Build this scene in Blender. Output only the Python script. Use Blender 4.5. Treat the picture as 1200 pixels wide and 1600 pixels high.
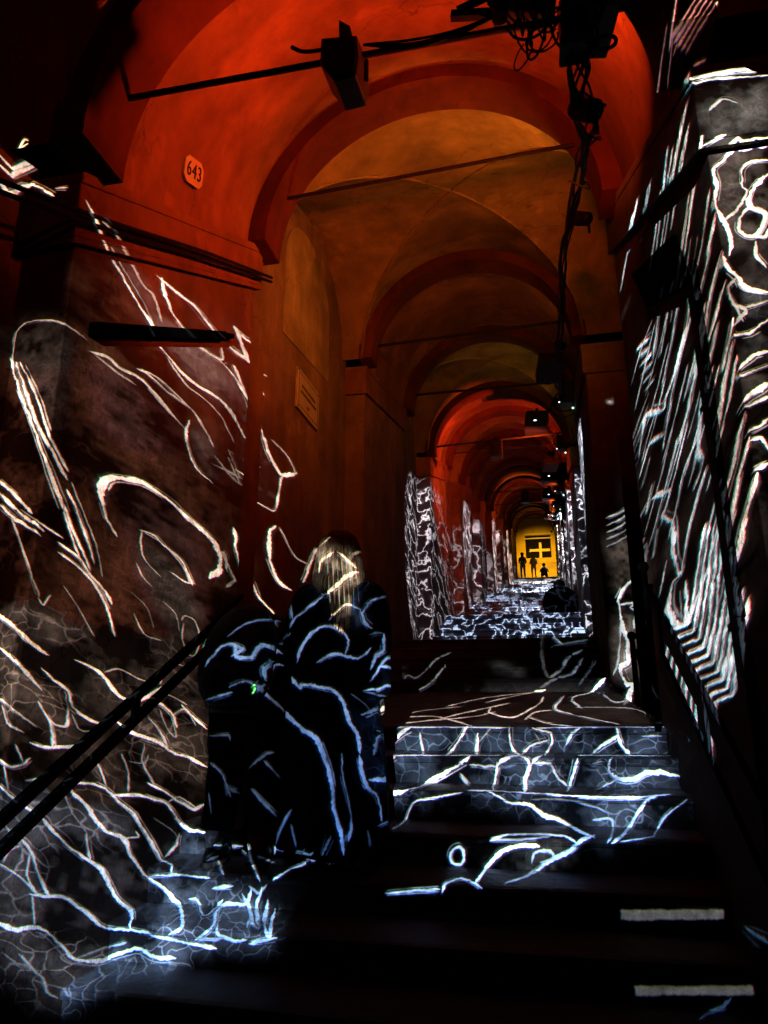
import bpy, bmesh, math, random
import numpy as np
from mathutils import Vector, Matrix, Euler

random.seed(7)
rng = np.random.default_rng(11)
scene = bpy.context.scene
for o in list(bpy.data.objects):
    bpy.data.objects.remove(o)
COL = scene.collection
R = math.radians
ZC = 1.5                      # height of the lens above the datum

# ------------------------------------------------------------------ camera, night sky, exposure
cam_d = bpy.data.cameras.new('camera')
cam = bpy.data.objects.new('camera', cam_d)
COL.objects.link(cam)
cam_d.sensor_fit = 'VERTICAL'
cam_d.sensor_height = 36.0
cam_d.lens = 36.0 * 1090.0 / 1600.0
cam_d.clip_start = 0.05
cam_d.clip_end = 2000.0
cam.location = (0, 0, ZC)
cam.rotation_euler = (R(90 + 15.15), 0, R(12.24))
scene.camera = cam

world = bpy.data.worlds.new('World')
scene.world = world
world.use_nodes = True
wn = world.node_tree
bg = wn.nodes['Background']
sky = wn.nodes.new('ShaderNodeTexSky')
sky.sky_type = 'NISHITA'
sky.sun_disc = False
sky.sun_elevation = R(-6)
sky.sun_rotation = R(200)
wn.links.new(sky.outputs[0], bg.inputs[0])
bg.inputs[1].default_value = 0.02

scene.view_settings.view_transform = 'Standard'
scene.view_settings.look = 'None'
scene.view_settings.gamma = 1.0
scene.view_settings.exposure = 0.0
scene.view_settings.use_curve_mapping = False
scene.cycles.max_bounces = 4
scene.cycles.diffuse_bounces = 0
scene.cycles.glossy_bounces = 1
scene.cycles.sample_clamp_indirect = 2.0
scene.cycles.use_denoising = True
try:
    scene.cycles.denoiser = 'OPENIMAGEDENOISE'
except Exception:
    pass

# ------------------------------------------------------------------ materials
def nodes_of(m):
    m.use_nodes = True
    return m.node_tree, m.node_tree.nodes['Principled BSDF']

def mat(name, col, rough=0.8, vary=0.25, scale=3.0, bump=0.0, bscale=40.0, metal=0.0, detail=6.0, second=None, spec=0.3):
    m = bpy.data.materials.new(name)
    nt, bs = nodes_of(m)
    tc = nt.nodes.new('ShaderNodeTexCoord')
    nz = nt.nodes.new('ShaderNodeTexNoise')
    nz.inputs['Scale'].default_value = scale
    nz.inputs['Detail'].default_value = detail
    nz.inputs['Roughness'].default_value = 0.62
    nt.links.new(tc.outputs['Object'], nz.inputs['Vector'])
    cr = nt.nodes.new('ShaderNodeValToRGB')
    c2 = second or tuple(min(1, c * (1 + vary)) for c in col)
    c1 = tuple(c * (1 - vary) for c in col)
    cr.color_ramp.elements[0].position = 0.3
    cr.color_ramp.elements[1].position = 0.72
    cr.color_ramp.elements[0].color = (*c1, 1)
    cr.color_ramp.elements[1].color = (*c2, 1)
    nt.links.new(nz.outputs['Fac'], cr.inputs[0])
    nt.links.new(cr.outputs[0], bs.inputs['Base Color'])
    bs.inputs['Roughness'].default_value = rough
    bs.inputs['Metallic'].default_value = metal
    bs.inputs['Specular IOR Level'].default_value = spec
    if bump:
        n2 = nt.nodes.new('ShaderNodeTexNoise')
        n2.inputs['Scale'].default_value = bscale
        n2.inputs['Detail'].default_value = 8
        nt.links.new(tc.outputs['Object'], n2.inputs['Vector'])
        bp = nt.nodes.new('ShaderNodeBump')
        bp.inputs['Strength'].default_value = bump
        bp.inputs['Distance'].default_value = 0.02
        nt.links.new(n2.outputs['Fac'], bp.inputs['Height'])
        nt.links.new(bp.outputs[0], bs.inputs['Normal'])
    return m

def plaster(name, col, seed=0.0, crack=0.5):
    """old limewash: mottling, damp blotches, vertical runs, patched lighter areas, hairline cracks, trowel relief"""
    m = bpy.data.materials.new(name)
    nt, bs = nodes_of(m)
    N, L = nt.nodes.new, nt.links.new
    tc = N('ShaderNodeTexCoord')
    def noise(scale, detail=6, sx=(1, 1, 1), off=0.0):
        mp = N('ShaderNodeMapping'); mp.inputs['Scale'].default_value = sx; mp.inputs['Location'].default_value = (seed + off, seed * 1.7 + off, off)
        L(tc.outputs['Object'], mp.inputs[0])
        n = N('ShaderNodeTexNoise'); n.inputs['Scale'].default_value = scale; n.inputs['Detail'].default_value = detail; n.inputs['Roughness'].default_value = .65
        L(mp.outputs[0], n.inputs['Vector'])
        return n.outputs['Fac']
    def ramp_(src, p0, p1, v0, v1):
        r = N('ShaderNodeMapRange'); r.inputs[1].default_value = p0; r.inputs[2].default_value = p1; r.inputs[3].default_value = v0; r.inputs[4].default_value = v1
        L(src, r.inputs[0]); return r.outputs[0]
    def mul(x, y):
        q = N('ShaderNodeMath'); q.operation = 'MULTIPLY'
        L(x, q.inputs[0]); L(y, q.inputs[1]); return q.outputs[0]
    f = ramp_(noise(2.2, 9), .3, .7, .72, 1.22)
    f = mul(f, ramp_(noise(0.9, 5, (1, 1, 1), 3.1), .44, .62, .62, 1.0))              # damp blotches
    f = mul(f, ramp_(noise(2.6, 5, (1, 1, .12), 7.7), .35, .62, .72, 1.06))            # runs
    f = mul(f, ramp_(noise(1.3, 3, (1, 1, 1), 11.3), .63, .66, 1.0, 1.32))             # patches
    vo = N('ShaderNodeTexVoronoi'); vo.feature = 'DISTANCE_TO_EDGE'; vo.inputs['Scale'].default_value = 1.1
    wv = N('ShaderNodeVectorMath'); wv.operation = 'MULTIPLY_ADD'; wv.inputs[1].default_value = (.5, .5, .5)
    nz = N('ShaderNodeTexNoise'); nz.inputs['Scale'].default_value = 3; nz.inputs['Detail'].default_value = 8
    L(tc.outputs['Object'], nz.inputs['Vector']); L(nz.outputs['Color'], wv.inputs[0]); L(tc.outputs['Object'], wv.inputs[2]); L(wv.outputs[0], vo.inputs['Vector'])
    ck = ramp_(vo.outputs['Distance'], .0, .008, 1.0 - crack, 1.0)
    gate = ramp_(noise(0.7, 2, (1, 1, 1), 17.0), .5, .56, 0.0, 1.0)
    mx = N('ShaderNodeMix'); mx.data_type = 'FLOAT'; mx.inputs[2].default_value = 1.0
    L(gate, mx.inputs[0]); L(ck, mx.inputs[3])
    f = mul(f, mx.outputs[0])
    sc_ = N('ShaderNodeVectorMath'); sc_.operation = 'SCALE'; sc_.inputs[0].default_value = col
    L(f, sc_.inputs['Scale']); L(sc_.outputs[0], bs.inputs['Base Color'])
    bs.inputs['Roughness'].default_value = .88; bs.inputs['Specular IOR Level'].default_value = .2
    bp = N('ShaderNodeBump'); bp.inputs['Strength'].default_value = .5; bp.inputs['Distance'].default_value = .02
    L(noise(9, 8, (1, 1, 1), 5.0), bp.inputs['Height']); L(bp.outputs[0], bs.inputs['Normal'])
    return m

M = {}
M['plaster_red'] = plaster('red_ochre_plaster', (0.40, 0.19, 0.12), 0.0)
M['plaster_wall'] = plaster('worn_wall_plaster', (0.40, 0.26, 0.19), 2.0)
M['plaster_pillar'] = plaster('worn_pillar_plaster', (0.38, 0.29, 0.23), 4.0)
M['plaster_ochre'] = plaster('yellow_ochre_plaster', (0.48, 0.31, 0.15), 6.0)
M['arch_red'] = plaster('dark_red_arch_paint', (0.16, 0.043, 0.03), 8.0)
M['pale_patch'] = plaster('pale_worn_plaster', (0.55, 0.42, 0.25), 13.0, 0.7)
M['stone'] = mat('grey_step_stone', (0.25, 0.245, 0.25), 0.6, 0.4, 4.0, 0.5, 22)
M['paving'] = mat('worn_brick_paving', (0.22, 0.15, 0.12), 0.65, 0.4, 5.0, 0.5, 26)
M['sandstone'] = mat('sandstone_capital', (0.34, 0.30, 0.25), 0.85, 0.3, 3.0, 0.5, 20)
M['black'] = mat('matte_black_metal', (0.006, 0.006, 0.0065), 0.6, 0.3, 8.0, spec=0.08)
M['flat_black'] = mat('flat_black_paint', (0.0012, 0.0012, 0.0012), 0.95, 0.3, 8.0, spec=0.01)
M['iron'] = mat('dark_wrought_iron', (0.015, 0.012, 0.011), 0.65, 0.4, 12.0, 0.2, 60, spec=0.2)
M['plastic'] = mat('black_equipment_plastic', (0.010, 0.010, 0.011), 0.45, 0.2, 10.0, spec=0.25)
M['rubber'] = mat('black_cable_rubber', (0.010, 0.010, 0.010), 0.7, 0.2, 20.0, spec=0.15)
M['navy'] = mat('navy_black_coat_cloth', (0.022, 0.035, 0.065), 0.9, 0.35, 30.0, 0.3, 160, spec=0.12)
M['navy2'] = mat('blue_black_padded_nylon', (0.020, 0.036, 0.068), 0.7, 0.35, 9.0, 0.3, 40, spec=0.2)
M['dull_black'] = mat('dull_black_wool', (0.004, 0.004, 0.005), 0.95, 0.3, 30.0, spec=0.05)
M['trouser'] = mat('black_trouser_cloth', (0.015, 0.018, 0.026), 0.9, 0.3, 30.0, spec=0.1)
M['skin'] = mat('skin', (0.42, 0.27, 0.20), 0.6, 0.1, 8.0)
M['shoe'] = mat('black_shoe_leather', (0.02, 0.02, 0.022), 0.5, 0.2, 10.0)
M['sole'] = mat('tan_rubber_sole', (0.45, 0.36, 0.26), 0.7, 0.2, 12.0)
M['white'] = mat('white_sock_cotton', (0.7, 0.7, 0.68), 0.9, 0.1, 20.0)
M['hair_dark'] = mat('dark_curly_hair', (0.012, 0.010, 0.009), 0.75, 0.3, 30.0, 0.8, 60, spec=0.1)
M['marble'] = mat('aged_marble_slab', (0.60, 0.55, 0.42), 0.55, 0.18, 6.0)
M['ceramic'] = mat('glazed_ceramic_plate', (0.62, 0.58, 0.54), 0.35, 0.08, 8.0)
M['ink'] = mat('black_painted_numeral', (0.02, 0.02, 0.035), 0.5, 0.1, 20)
M['letter'] = mat('engraved_dark_letter', (0.10, 0.07, 0.04), 0.8, 0.1, 20)
M['green'] = mat('green_toy_charm', (0.12, 0.62, 0.10), 0.4, 0.15, 20.0)
M['tan'] = mat('brown_leather_charm', (0.25, 0.13, 0.06), 0.6, 0.15, 20.0)
M['end_plaster'] = mat('yellow_end_wall_plaster', (0.62, 0.47, 0.15), 0.85, 0.25, 1.2, 0.3, 6)
M['dark_glass'] = mat('dark_window_glass', (0.003, 0.003, 0.003), 0.6, 0.1, 4.0, spec=0.05)
M['cream'] = mat('cream_painted_bar', (0.75, 0.66, 0.42), 0.6, 0.08, 6.0)
M['soil'] = mat('dark_hillside_soil', (0.05, 0.05, 0.03), 0.95, 0.4, 0.8, 0.4, 6)
M['grey_cloth'] = mat('grey_jacket_cloth', (0.35, 0.36, 0.40), 0.9, 0.2, 10.0)

def blonde():
    m = bpy.data.materials.new('straight_blonde_hair')
    nt, bs = nodes_of(m)
    tc = nt.nodes.new('ShaderNodeTexCoord')
    mp = nt.nodes.new('ShaderNodeMapping')
    mp.inputs['Scale'].default_value = (70, 70, 2.2)
    nz = nt.nodes.new('ShaderNodeTexNoise')
    nz.inputs['Scale'].default_value = 1.0
    nz.inputs['Detail'].default_value = 5
    nt.links.new(tc.outputs['Object'], mp.inputs[0])
    nt.links.new(mp.outputs[0], nz.inputs['Vector'])
    cr = nt.nodes.new('ShaderNodeValToRGB')
    cr.color_ramp.elements[0].position = 0.35
    cr.color_ramp.elements[1].position = 0.7
    cr.color_ramp.elements[0].color = (0.06, 0.035, 0.018, 1)
    cr.color_ramp.elements[1].color = (0.45, 0.33, 0.20, 1)
    nt.links.new(nz.outputs['Fac'], cr.inputs[0])
    nt.links.new(cr.outputs[0], bs.inputs['Base Color'])
    bs.inputs['Roughness'].default_value = 0.45
    bs.inputs['Specular IOR Level'].default_value = 0.3
    return m
M['blonde'] = blonde()

def emit(name, col, s):
    m = bpy.data.materials.new(name)
    nt, bs = nodes_of(m)
    bs.inputs['Base Color'].default_value = (*col, 1)
    bs.inputs['Emission Color'].default_value = (*col, 1)
    bs.inputs['Emission Strength'].default_value = s
    return m
M['led'] = emit('white_status_light', (0.8, 0.9, 1.0), 3.0)
M['led_green'] = emit('green_status_light', (0.5, 1.0, 0.6), 2.0)

# ------------------------------------------------------------------ helpers
def drift(y):
    """the portico turns slightly towards the open side beyond the second flight"""
    return 0.021 * max(0.0, y - 8.0)

def W(x, y, z):
    return (x + drift(y), y, z + ZC)

def link(name, me, m, parent=None, smooth=False):
    o = bpy.data.objects.new(name, me)
    COL.objects.link(o)
    if m is not None and not me.materials:
        me.materials.append(M[m] if isinstance(m, str) else m)
    if smooth:
        me.polygons.foreach_set('use_smooth', [True] * len(me.polygons))
    if parent is not None:
        o.parent = parent
    return o

def thing(name, label, cat, loc=(0, 0, 0), group=None, rz=0.0):
    o = bpy.data.objects.new(name, None)
    COL.objects.link(o)
    o.empty_display_size = 0.1
    o.location = loc
    o.rotation_euler = (0, 0, rz)
    o['label'] = label
    o['category'] = cat
    if group:
        o['group'] = group
    return o

def tag(o, label, cat, group=None):
    o['label'] = label
    o['category'] = cat
    if group:
        o['group'] = group
    return o

class MB:
    """collects shapes; build() links them as one mesh object (vertices given in world metres, height over the lens level)"""
    def __init__(s):
        s.v = []; s.f = []
    def add(s, vs, fs):
        b = len(s.v)
        s.v += [tuple(v) for v in vs]
        s.f += [tuple(b + i for i in f) for f in fs]
        return s
    def box(s, x0, x1, y0, y1, z0, z1):
        vs = [(x, y, z) for z in (z0, z1) for y in (y0, y1) for x in (x0, x1)]
        return s.add(vs, [(0, 2, 3, 1), (4, 5, 7, 6), (0, 1, 5, 4), (2, 6, 7, 3), (0, 4, 6, 2), (1, 3, 7, 5)])
    def obox(s, c, ax, ay, az):
        c, ax, ay, az = Vector(c), Vector(ax), Vector(ay), Vector(az)
        vs = [c + i * ax + j * ay + k * az for k in (-1, 1) for j in (-1, 1) for i in (-1, 1)]
        return s.add(vs, [(0, 2, 3, 1), (4, 5, 7, 6), (0, 1, 5, 4), (2, 6, 7, 3), (0, 4, 6, 2), (1, 3, 7, 5)])
    def slope_box(s, x0, x1, y0, y1, zlo0, zhi0, zlo1, zhi1):
        vs = [(x0, y0, zlo0), (x1, y0, zlo0), (x0, y1, zlo1), (x1, y1, zlo1), (x0, y0, zhi0), (x1, y0, zhi0), (x0, y1, zhi1), (x1, y1, zhi1)]
        return s.add(vs, [(0, 2, 3, 1), (4, 5, 7, 6), (0, 1, 5, 4), (2, 6, 7, 3), (0, 4, 6, 2), (1, 3, 7, 5)])
    def tube(s, pts, rad, n=8, cap=True):
        pts = [Vector(p) for p in pts]
        rad = rad if isinstance(rad, (list, tuple)) else [rad] * len(pts)
        up = Vector((0, 0, 1))
        vs = []
        prev = None
        for i, p in enumerate(pts):
            d = (pts[min(i + 1, len(pts) - 1)] - pts[max(i - 1, 0)])
            d = d.normalized() if d.length > 1e-9 else Vector((0, 0, 1))
            if prev is None:
                a = d.cross(up)
                if a.length < 1e-3:
                    a = d.cross(Vector((1, 0, 0)))
                a.normalize()
            else:
                a = prev - d * prev.dot(d)
                a.normalize()
            prev = a
            b = d.cross(a)
            for k in range(n):
                t = 2 * math.pi * k / n
                vs.append(p + (a * math.cos(t) + b * math.sin(t)) * rad[i])
        fs = []
        for i in range(len(pts) - 1):
            for k in range(n):
                k2 = (k + 1) % n
                fs.append((i * n + k, i * n + k2, (i + 1) * n + k2, (i + 1) * n + k))
        if cap:
            fs.append(tuple(range(n - 1, -1, -1)))
            fs.append(tuple((len(pts) - 1) * n + k for k in range(n)))
        return s.add(vs, fs)
    def ball(s, c, rx, ry, rz, nu=14, nv=9):
        vs = [(c[0], c[1], c[2] - rz)]
        for j in range(1, nv):
            t = math.pi * j / nv - math.pi / 2
            for i in range(nu):
                a = 2 * math.pi * i / nu
                vs.append((c[0] + rx * math.cos(t) * math.cos(a), c[1] + ry * math.cos(t) * math.sin(a), c[2] + rz * math.sin(t)))
        vs.append((c[0], c[1], c[2] + rz))
        fs = []
        for i in range(nu):
            fs.append((0, 1 + (i + 1) % nu, 1 + i))
        for j in range(nv - 2):
            for i in range(nu):
                a = 1 + j * nu + i; b = 1 + j * nu + (i + 1) % nu
                fs.append((a, b, b + nu, a + nu))
        l = len(vs) - 1
        for i in range(nu):
            fs.append((l, 1 + (nv - 2) * nu + i, 1 + (nv - 2) * nu + (i + 1) % nu))
        return s.add(vs, fs)
    def grid(s, pts):
        n, m = len(pts), len(pts[0])
        return s.add([p for row in pts for p in row],
                     [(i * m + j, i * m + j + 1, (i + 1) * m + j + 1, (i + 1) * m + j) for i in range(n - 1) for j in range(m - 1)])
    def loft(s, rings, cap=True, closed=True):
        n = len(rings[0]); b = [p for r in rings for p in r]
        fs = []
        for i in range(len(rings) - 1):
            for k in range(n if closed else n - 1):
                k2 = (k + 1) % n
                fs.append((i * n + k, i * n + k2, (i + 1) * n + k2, (i + 1) * n + k))
        if cap:
            fs.append(tuple(range(n - 1, -1, -1)))
            fs.append(tuple((len(rings) - 1) * n + k for k in range(n)))
        return s.add(b, fs)
    def mesh(s, name, origin=(0, 0, 0), lift=True):
        me = bpy.data.meshes.new(name)
        oz = ZC if lift else 0.0
        me.from_pydata([(x + drift(y) - origin[0], y - origin[1], z + oz - origin[2]) for x, y, z in s.v], [], s.f)
        bm = bmesh.new(); bm.from_mesh(me)
        bmesh.ops.recalc_face_normals(bm, faces=bm.faces[:])
        bm.to_mesh(me); bm.free()
        me.update()
        return me
    def build(s, name, m, parent=None, smooth=False, bevel=0.0):
        o_ = (0, 0, 0)
        if parent is not None:
            q = parent
            o_ = Vector((0, 0, 0))
            while q is not None:
                o_ = o_ + Vector(q.location); q = q.parent
        else:                                   # a thing that is one mesh: origin at the middle of its foot
            xs, ys, zs = zip(*s.v)
            o_ = Vector(((min(xs) + max(xs)) / 2 + drift((min(ys) + max(ys)) / 2), (min(ys) + max(ys)) / 2, min(zs) + ZC))
        me = s.mesh(name, o_)
        o = link(name, me, m, parent, smooth)
        if parent is None:
            o.location = o_
        if bevel:
            b = o.modifiers.new('edge', 'BEVEL'); b.width = bevel; b.segments = 2; b.limit_method = 'ANGLE'
        return o



# ================================================================== the place
XL, XR = -2.0, 0.75            # inner faces of wall and pillars
XC, RA = (XL + XR) / 2, (XR - XL) / 2
XN = -2.25                     # recessed wall of the landing bays
N_FAR = 8
# barrel sections over the flights: (y0, y1, springing height at y0 and y1), heights measured from lens level
BARRELS = [(-2.9, -0.9, 0.55, 1.45), (2.50, 4.34, 2.45, 3.40), (8.1, 10.5, 4.22, 4.62)]
for n in range(N_FAR):
    BARRELS.append((13 + 5 * n, 15.2 + 5 * n, 4.68 + 0.95 * n, 5.22 + 0.95 * n))

# ---- flights and ramps
ground = MB()
ground.grid([[(x, y, z) for x in (-60, -2.6, 1.5, 60)] for y, z in ((-60, -14.5), (-3, -3.0), (2.4, -2.2), (8, -0.6), (13, 0.3), (55, 8.0), (120, 19), (400, 26))])
go = ground.build('ground', 'soil')
go['kind'] = 'structure'

stair_root = bpy.data.objects.new('stairway', None)
COL.objects.link(stair_root)
stair_root['kind'] = 'structure'
stair_root['label'] = 'grey stone flights and brick ramps climbing between wall and pillars'

def step_block(x0, x1, y0, y1, ztop, rise, parent, name='step'):
    """one stone step: worn nosing, uneven top; front face at y0"""
    nx = 13
    prof = []
    nose = 0.022
    prof = [(y0 + 0.012, ztop - rise - 0.03), (y0 + 0.012, ztop - 0.05), (y0 - 0.004, ztop - 0.040), (y0 - nose * 0.6, ztop - 0.022), (y0 - nose * 0.3, ztop - 0.006), (y0 + 0.02, ztop), (y1 + 0.03, ztop + 0.002), (y1 + 0.03, ztop - rise - 0.03)]
    rows = []
    for i in range(nx):
        x = x0 + (x1 - x0) * i / (nx - 1)
        sag = -0.006 * math.sin(math.pi * i / (nx - 1)) + random.uniform(-0.0025, 0.0025)
        rows.append([(x, y + random.uniform(-0.003, 0.003) * (1 if j < 6 else 0), z + (sag if 2 <= j <= 5 else 0)) for j, (y, z) in enumerate(prof)])
    m = MB(); m.loft(rows)
    return m.build(name, 'stone', parent)

def ramp(y0, y1, z0, z1, parent):
    m = MB()
    nx, ny = 10, max(4, int((y1 - y0) / 0.3))
    m.grid([[(XN + (XR + 0.05 - XN) * i / nx, y0 + (y1 - y0) * j / ny, z0 + (z1 - z0) * j / ny + random.uniform(-.002, .002)) for i in range(nx + 1)] for j in range(ny + 1)])
    return m.build('ramp', 'paving', parent)

# first flight, up past the two people
for k in range(0, 8):
    yk, zk = 4.8 - 0.31 * k, -0.154 - 0.165 * k
    step_block(XN, XR + 0.03, yk, yk + 0.31, zk, 0.165, stair_root)
ramp(-4.0, 2.66, -1.60, -1.474, stair_root)
ramp(5.08, 8.24, -0.150, 0.10, stair_root)
def flight(yf, zf, n, rise, tread):
    for k in range(n):
        step_block(XN, XR + 0.03, yf + tread * k, yf + tread * (k + 1), zf + rise * (k + 1), rise, stair_root)
flight(8.2, 0.10, 5, 0.15, 0.45)
ramp(10.47, 13.03, 0.853, 1.02, stair_root)
for n in range(N_FAR):
    y, z = 13 + 5 * n, 1.02 + 0.95 * n
    flight(y, z, 5, 0.146, 0.44)
    ramp(y + 2.2, y + 5.03, z + 0.733, z + 0.95, stair_root)
ramp(53.0, 58.0, 1.02 + 0.95 * 8 + 0.004, 1.02 + 0.95 * 8 + 0.9, stair_root)

def floor_z(y):
    if y < 2.63: return -1.474
    if y < 4.8: return -0.154 - 0.165 * math.ceil((4.8 - y) / 0.31 - 1e-6)
    if y < 8.2: return -0.154 + 0.254 * (y - 4.8) / 3.4
    if y < 10.45: return 0.10 + 0.15 * (int((y - 8.2) / 0.45) + 1)
    if y < 13: return 0.853 + 0.167 * (y - 10.45) / 2.55
    n = min(7, int((y - 13) / 5)); u = y - 13 - 5 * n; z = 1.02 + 0.95 * n
    return z + (0.146 * min(5, int(u / 0.44) + 1) if u < 2.2 else 0.733 + 0.217 * (u - 2.2) / 2.8)

# ---- the portico
portico = thing('portico', 'long climbing portico with red and ochre plaster arches, pillars and vaults', 'building', W(0, 2.5, -1.6))

def barrel(y0, y1, s0, s1):
    m = MB()
    na, ny = 40, 8
    rows = []
    for j in range(ny + 1):
        t = j / ny
        y, s = y0 + (y1 - y0) * t, s0 + (s1 - s0) * t
        rows.append([(XC - RA * math.cos(math.pi * i / na), y, s + RA * math.sin(math.pi * i / na)) for i in range(na + 1)])
    m.grid(rows)
    return m.build('barrel_vault', 'plaster_red', portico, smooth=True)

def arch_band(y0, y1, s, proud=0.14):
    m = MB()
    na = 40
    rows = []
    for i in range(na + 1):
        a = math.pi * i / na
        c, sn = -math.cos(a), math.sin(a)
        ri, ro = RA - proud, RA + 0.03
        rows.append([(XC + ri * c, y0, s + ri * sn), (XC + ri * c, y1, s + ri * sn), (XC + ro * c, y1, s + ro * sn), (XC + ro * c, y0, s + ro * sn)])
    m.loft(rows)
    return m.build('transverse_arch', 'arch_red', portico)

def groin(y0, y1, s0, s1):
    v = bpy.data.objects.new('groin_vault', None)
    COL.objects.link(v); v.parent = portico
    yc, hy = (y0 + y1) / 2, (y1 - y0) / 2
    base = lambda y: s0 + (s1 - s0) * (y - y0) / (y1 - y0)
    nu, ns = 36, 14
    for sg in (-1, 1):
        for axis in 'yx':
            rows = []
            S = [j / ns for j in range(ns + 1)]
            for s in S:
                row = []
                for i in range(nu + 1):
                    u = math.sin(math.pi * (i / nu - 0.5))
                    h = RA * math.sqrt(max(0, 1 - (u * s) ** 2))
                    if axis == 'y':
                        x, y = XC + RA * u * s, yc + sg * s * hy
                    else:
                        x, y = XC + sg * RA * s, yc + hy * u * s
                    row.append((x, y, base(y) + h))
                rows.append(row)
            if axis == 'x':
                rows.append([((XN - 0.02) if sg < 0 else XR + 0.55, y, z) for x, y, z in rows[-1]])
            m = MB(); m.grid(rows)
            me = m.mesh('vault_web', Vector(portico.location))
            link('vault_web', me, 'plaster_ochre', v, smooth=True)
    if y1 < 14 and y0 > 0:                                       # thin bead added along each crease to catch light and bring it out
        for sg in (-1, 1):
            pts = []
            for k in range(-20, 21):
                s = k / 20
                y = yc + s * hy
                pts.append((XC + sg * RA * s, y, base(y) + RA * math.sqrt(max(0, 1 - s * s)) - .004))
            m = MB(); m.tube(pts, 0.016, 6)
            link('added_crease_bead', m.mesh('added_crease_bead', Vector(portico.location)), 'plaster_ochre', v, smooth=True)
    return v

def wall_block(y0, y1, s0, s1, side, xt=0.0):
    """pier wall under a barrel, from below the floor up to the sloping springing line, with its impost cornice"""
    f0, f1 = floor_z(max(y0, -3)) - 1.2, floor_z(max(y0, -3)) - 1.2
    m = MB()
    if side < 0:
        m.slope_box(-2.75, XL, y0, y1, f0, s0, f1, s1)
        w = m.build('pilaster', 'plaster_wall', portico, bevel=0.008)
    else:
        m.slope_box(XR, 1.38, y0 + 0.02, y1 + 0.28 + xt, f0, s0, f1, s1 + xt * .5)
        w = m.build('pillar', 'plaster_pillar', portico, bevel=0.008)
    c = MB()
    e = 0.055
    sl = (s1 - s0) / (y1 - y0)
    ya, yb = (y0 - e, y1 + e) if side < 0 else (y0 + 0.02 - e, y1 + 0.28 + xt + e)
    za, zb = s0 + sl * (ya - y0), s0 + sl * (yb - y0)
    def bar(h0, h1, ext, cc):
        if side < 0:
            cc.slope_box(-2.72, XL + ext, ya, yb, za + h0, za + h1, zb + h0, zb + h1)
        else:
            cc.slope_box(XR - ext, 1.36 + e, ya, yb, za + h0, za + h1, zb + h0, zb + h1)
    bar(-0.34, -0.05, 0.035, c)
    co = c.build('cornice', 'plaster_red' if side < 0 else 'sandstone', w, bevel=0.006)
    c2 = MB(); bar(-0.05, 0.012, 0.042, c2)
    c2.build('cornice_fillet', 'plaster_red' if side < 0 else 'sandstone', w, bevel=0.006)
    c3 = MB(); bar(-0.375, -0.34, 0.040, c3)
    c3.build('cornice_fillet', 'plaster_red' if side < 0 else 'sandstone', w, bevel=0.006)
    return w

def plinth(y0, y1, side):
    m = MB()
    z0 = floor_z(y0 + 0.02) - 0.3
    z1 = floor_z(y1 - 0.02)
    if side > 0:
        m.slope_box(XR - 0.03, XR + 0.3, y0, y1, z0, floor_z(y0 + .02) + 0.28, z0, z1 + 0.28)
    return m.build('plinth', 'stone', portico, bevel=0.01)

for i, (y0, y1, s0, s1) in enumerate(BARRELS):
    barrel(y0, y1, s0, s1)
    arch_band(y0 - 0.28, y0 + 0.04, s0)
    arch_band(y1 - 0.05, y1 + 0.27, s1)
    wall_block(y0 - 0.06, y1 + (0.12 if i == 1 else 0.04), s0 - 0.03, s1 + (0.06 if i == 1 else 0.02), -1)
    wall_block(y0 - 0.06, y1 + 0.04, s0 - 0.03, s1 + 0.02, 1, 0.32 if i == 1 else 0.0)
    if i + 1 < len(BARRELS):
        a0, a1, t0, t1 = y1 + (0.12 if i == 1 else 0.04), BARRELS[i + 1][0] - 0.06, s1, BARRELS[i + 1][2]
        groin(y1 + 0.24, a1 - 0.2, t0, t1)
        m = MB()
        m.box(-2.7, XN, a0 + 0.002, a1 - 0.002, floor_z(max(a0, -3)) - 1.4, max(t0, t1) + RA + 0.3)
        m.build('bay_wall', 'plaster_wall', portico)

# pale panel on the first bay wall, a worn painted field
pn = [(5.72, 3.45), (7.22, 3.62)] + [(6.47 + .75 * math.cos(q), 4.35 + .62 * math.sin(q)) for q in [math.pi * k / 16 for k in range(17)]]
p = MB(); k_ = len(pn)
p.add([(XN + .010, y, z) for y, z in pn] + [(XN - .01, y, z) for y, z in pn], [tuple(range(k_)), tuple(range(2 * k_ - 1, k_ - 1, -1))] + [(i, (i + 1) % k_, k_ + (i + 1) % k_, k_ + i) for i in range(k_)])
p.build('painted_panel', 'pale_patch', portico)

# ---- end wall, lit yellow, with the dark window and its pale cross bars
ZE = 1.02 + 0.95 * 8
ew = thing('end_wall', 'glowing yellow wall closing the far end of the portico around a dark window', 'wall', W(0.4, 57, ZE + 0.6))
DX = -drift(57)
wx0, wx1, wz0, wz1 = -0.52 + DX, 1.50 + DX, 11.20, 13.10
m = MB(); m.box(-7, wx0, 57, 57.4, ZE - 1, ZE + 9); m.box(wx1, 7, 57, 57.4, ZE - 1, ZE + 9); m.box(wx0, wx1, 57, 57.4, ZE - 1, wz0); m.box(wx0, wx1, 57, 57.4, wz1, ZE + 9)
m.build('wall_face', 'end_plaster', ew)
m = MB(); m.box(wx0, wx1, 57.25, 57.3, wz0, wz1); m.build('window_pane', 'dark_glass', ew)
m = MB(); m.box(wx0 - .1, wx1 + .1, 56.93, 57.02, wz1, wz1 + .16); m.build('window_head', 'cream', ew)
m = MB(); m.box(wx0 - .1, wx1 + .1, 56.95, 57.02, wz1 - .32, wz1 - .22); m.build('window_bar', 'cream', ew)
m = MB(); m.box(0.56 + DX, 0.76 + DX, 56.9, 57.03, wz0 - .05, 12.45); m.build('cross_upright', 'cream', ew)
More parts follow.
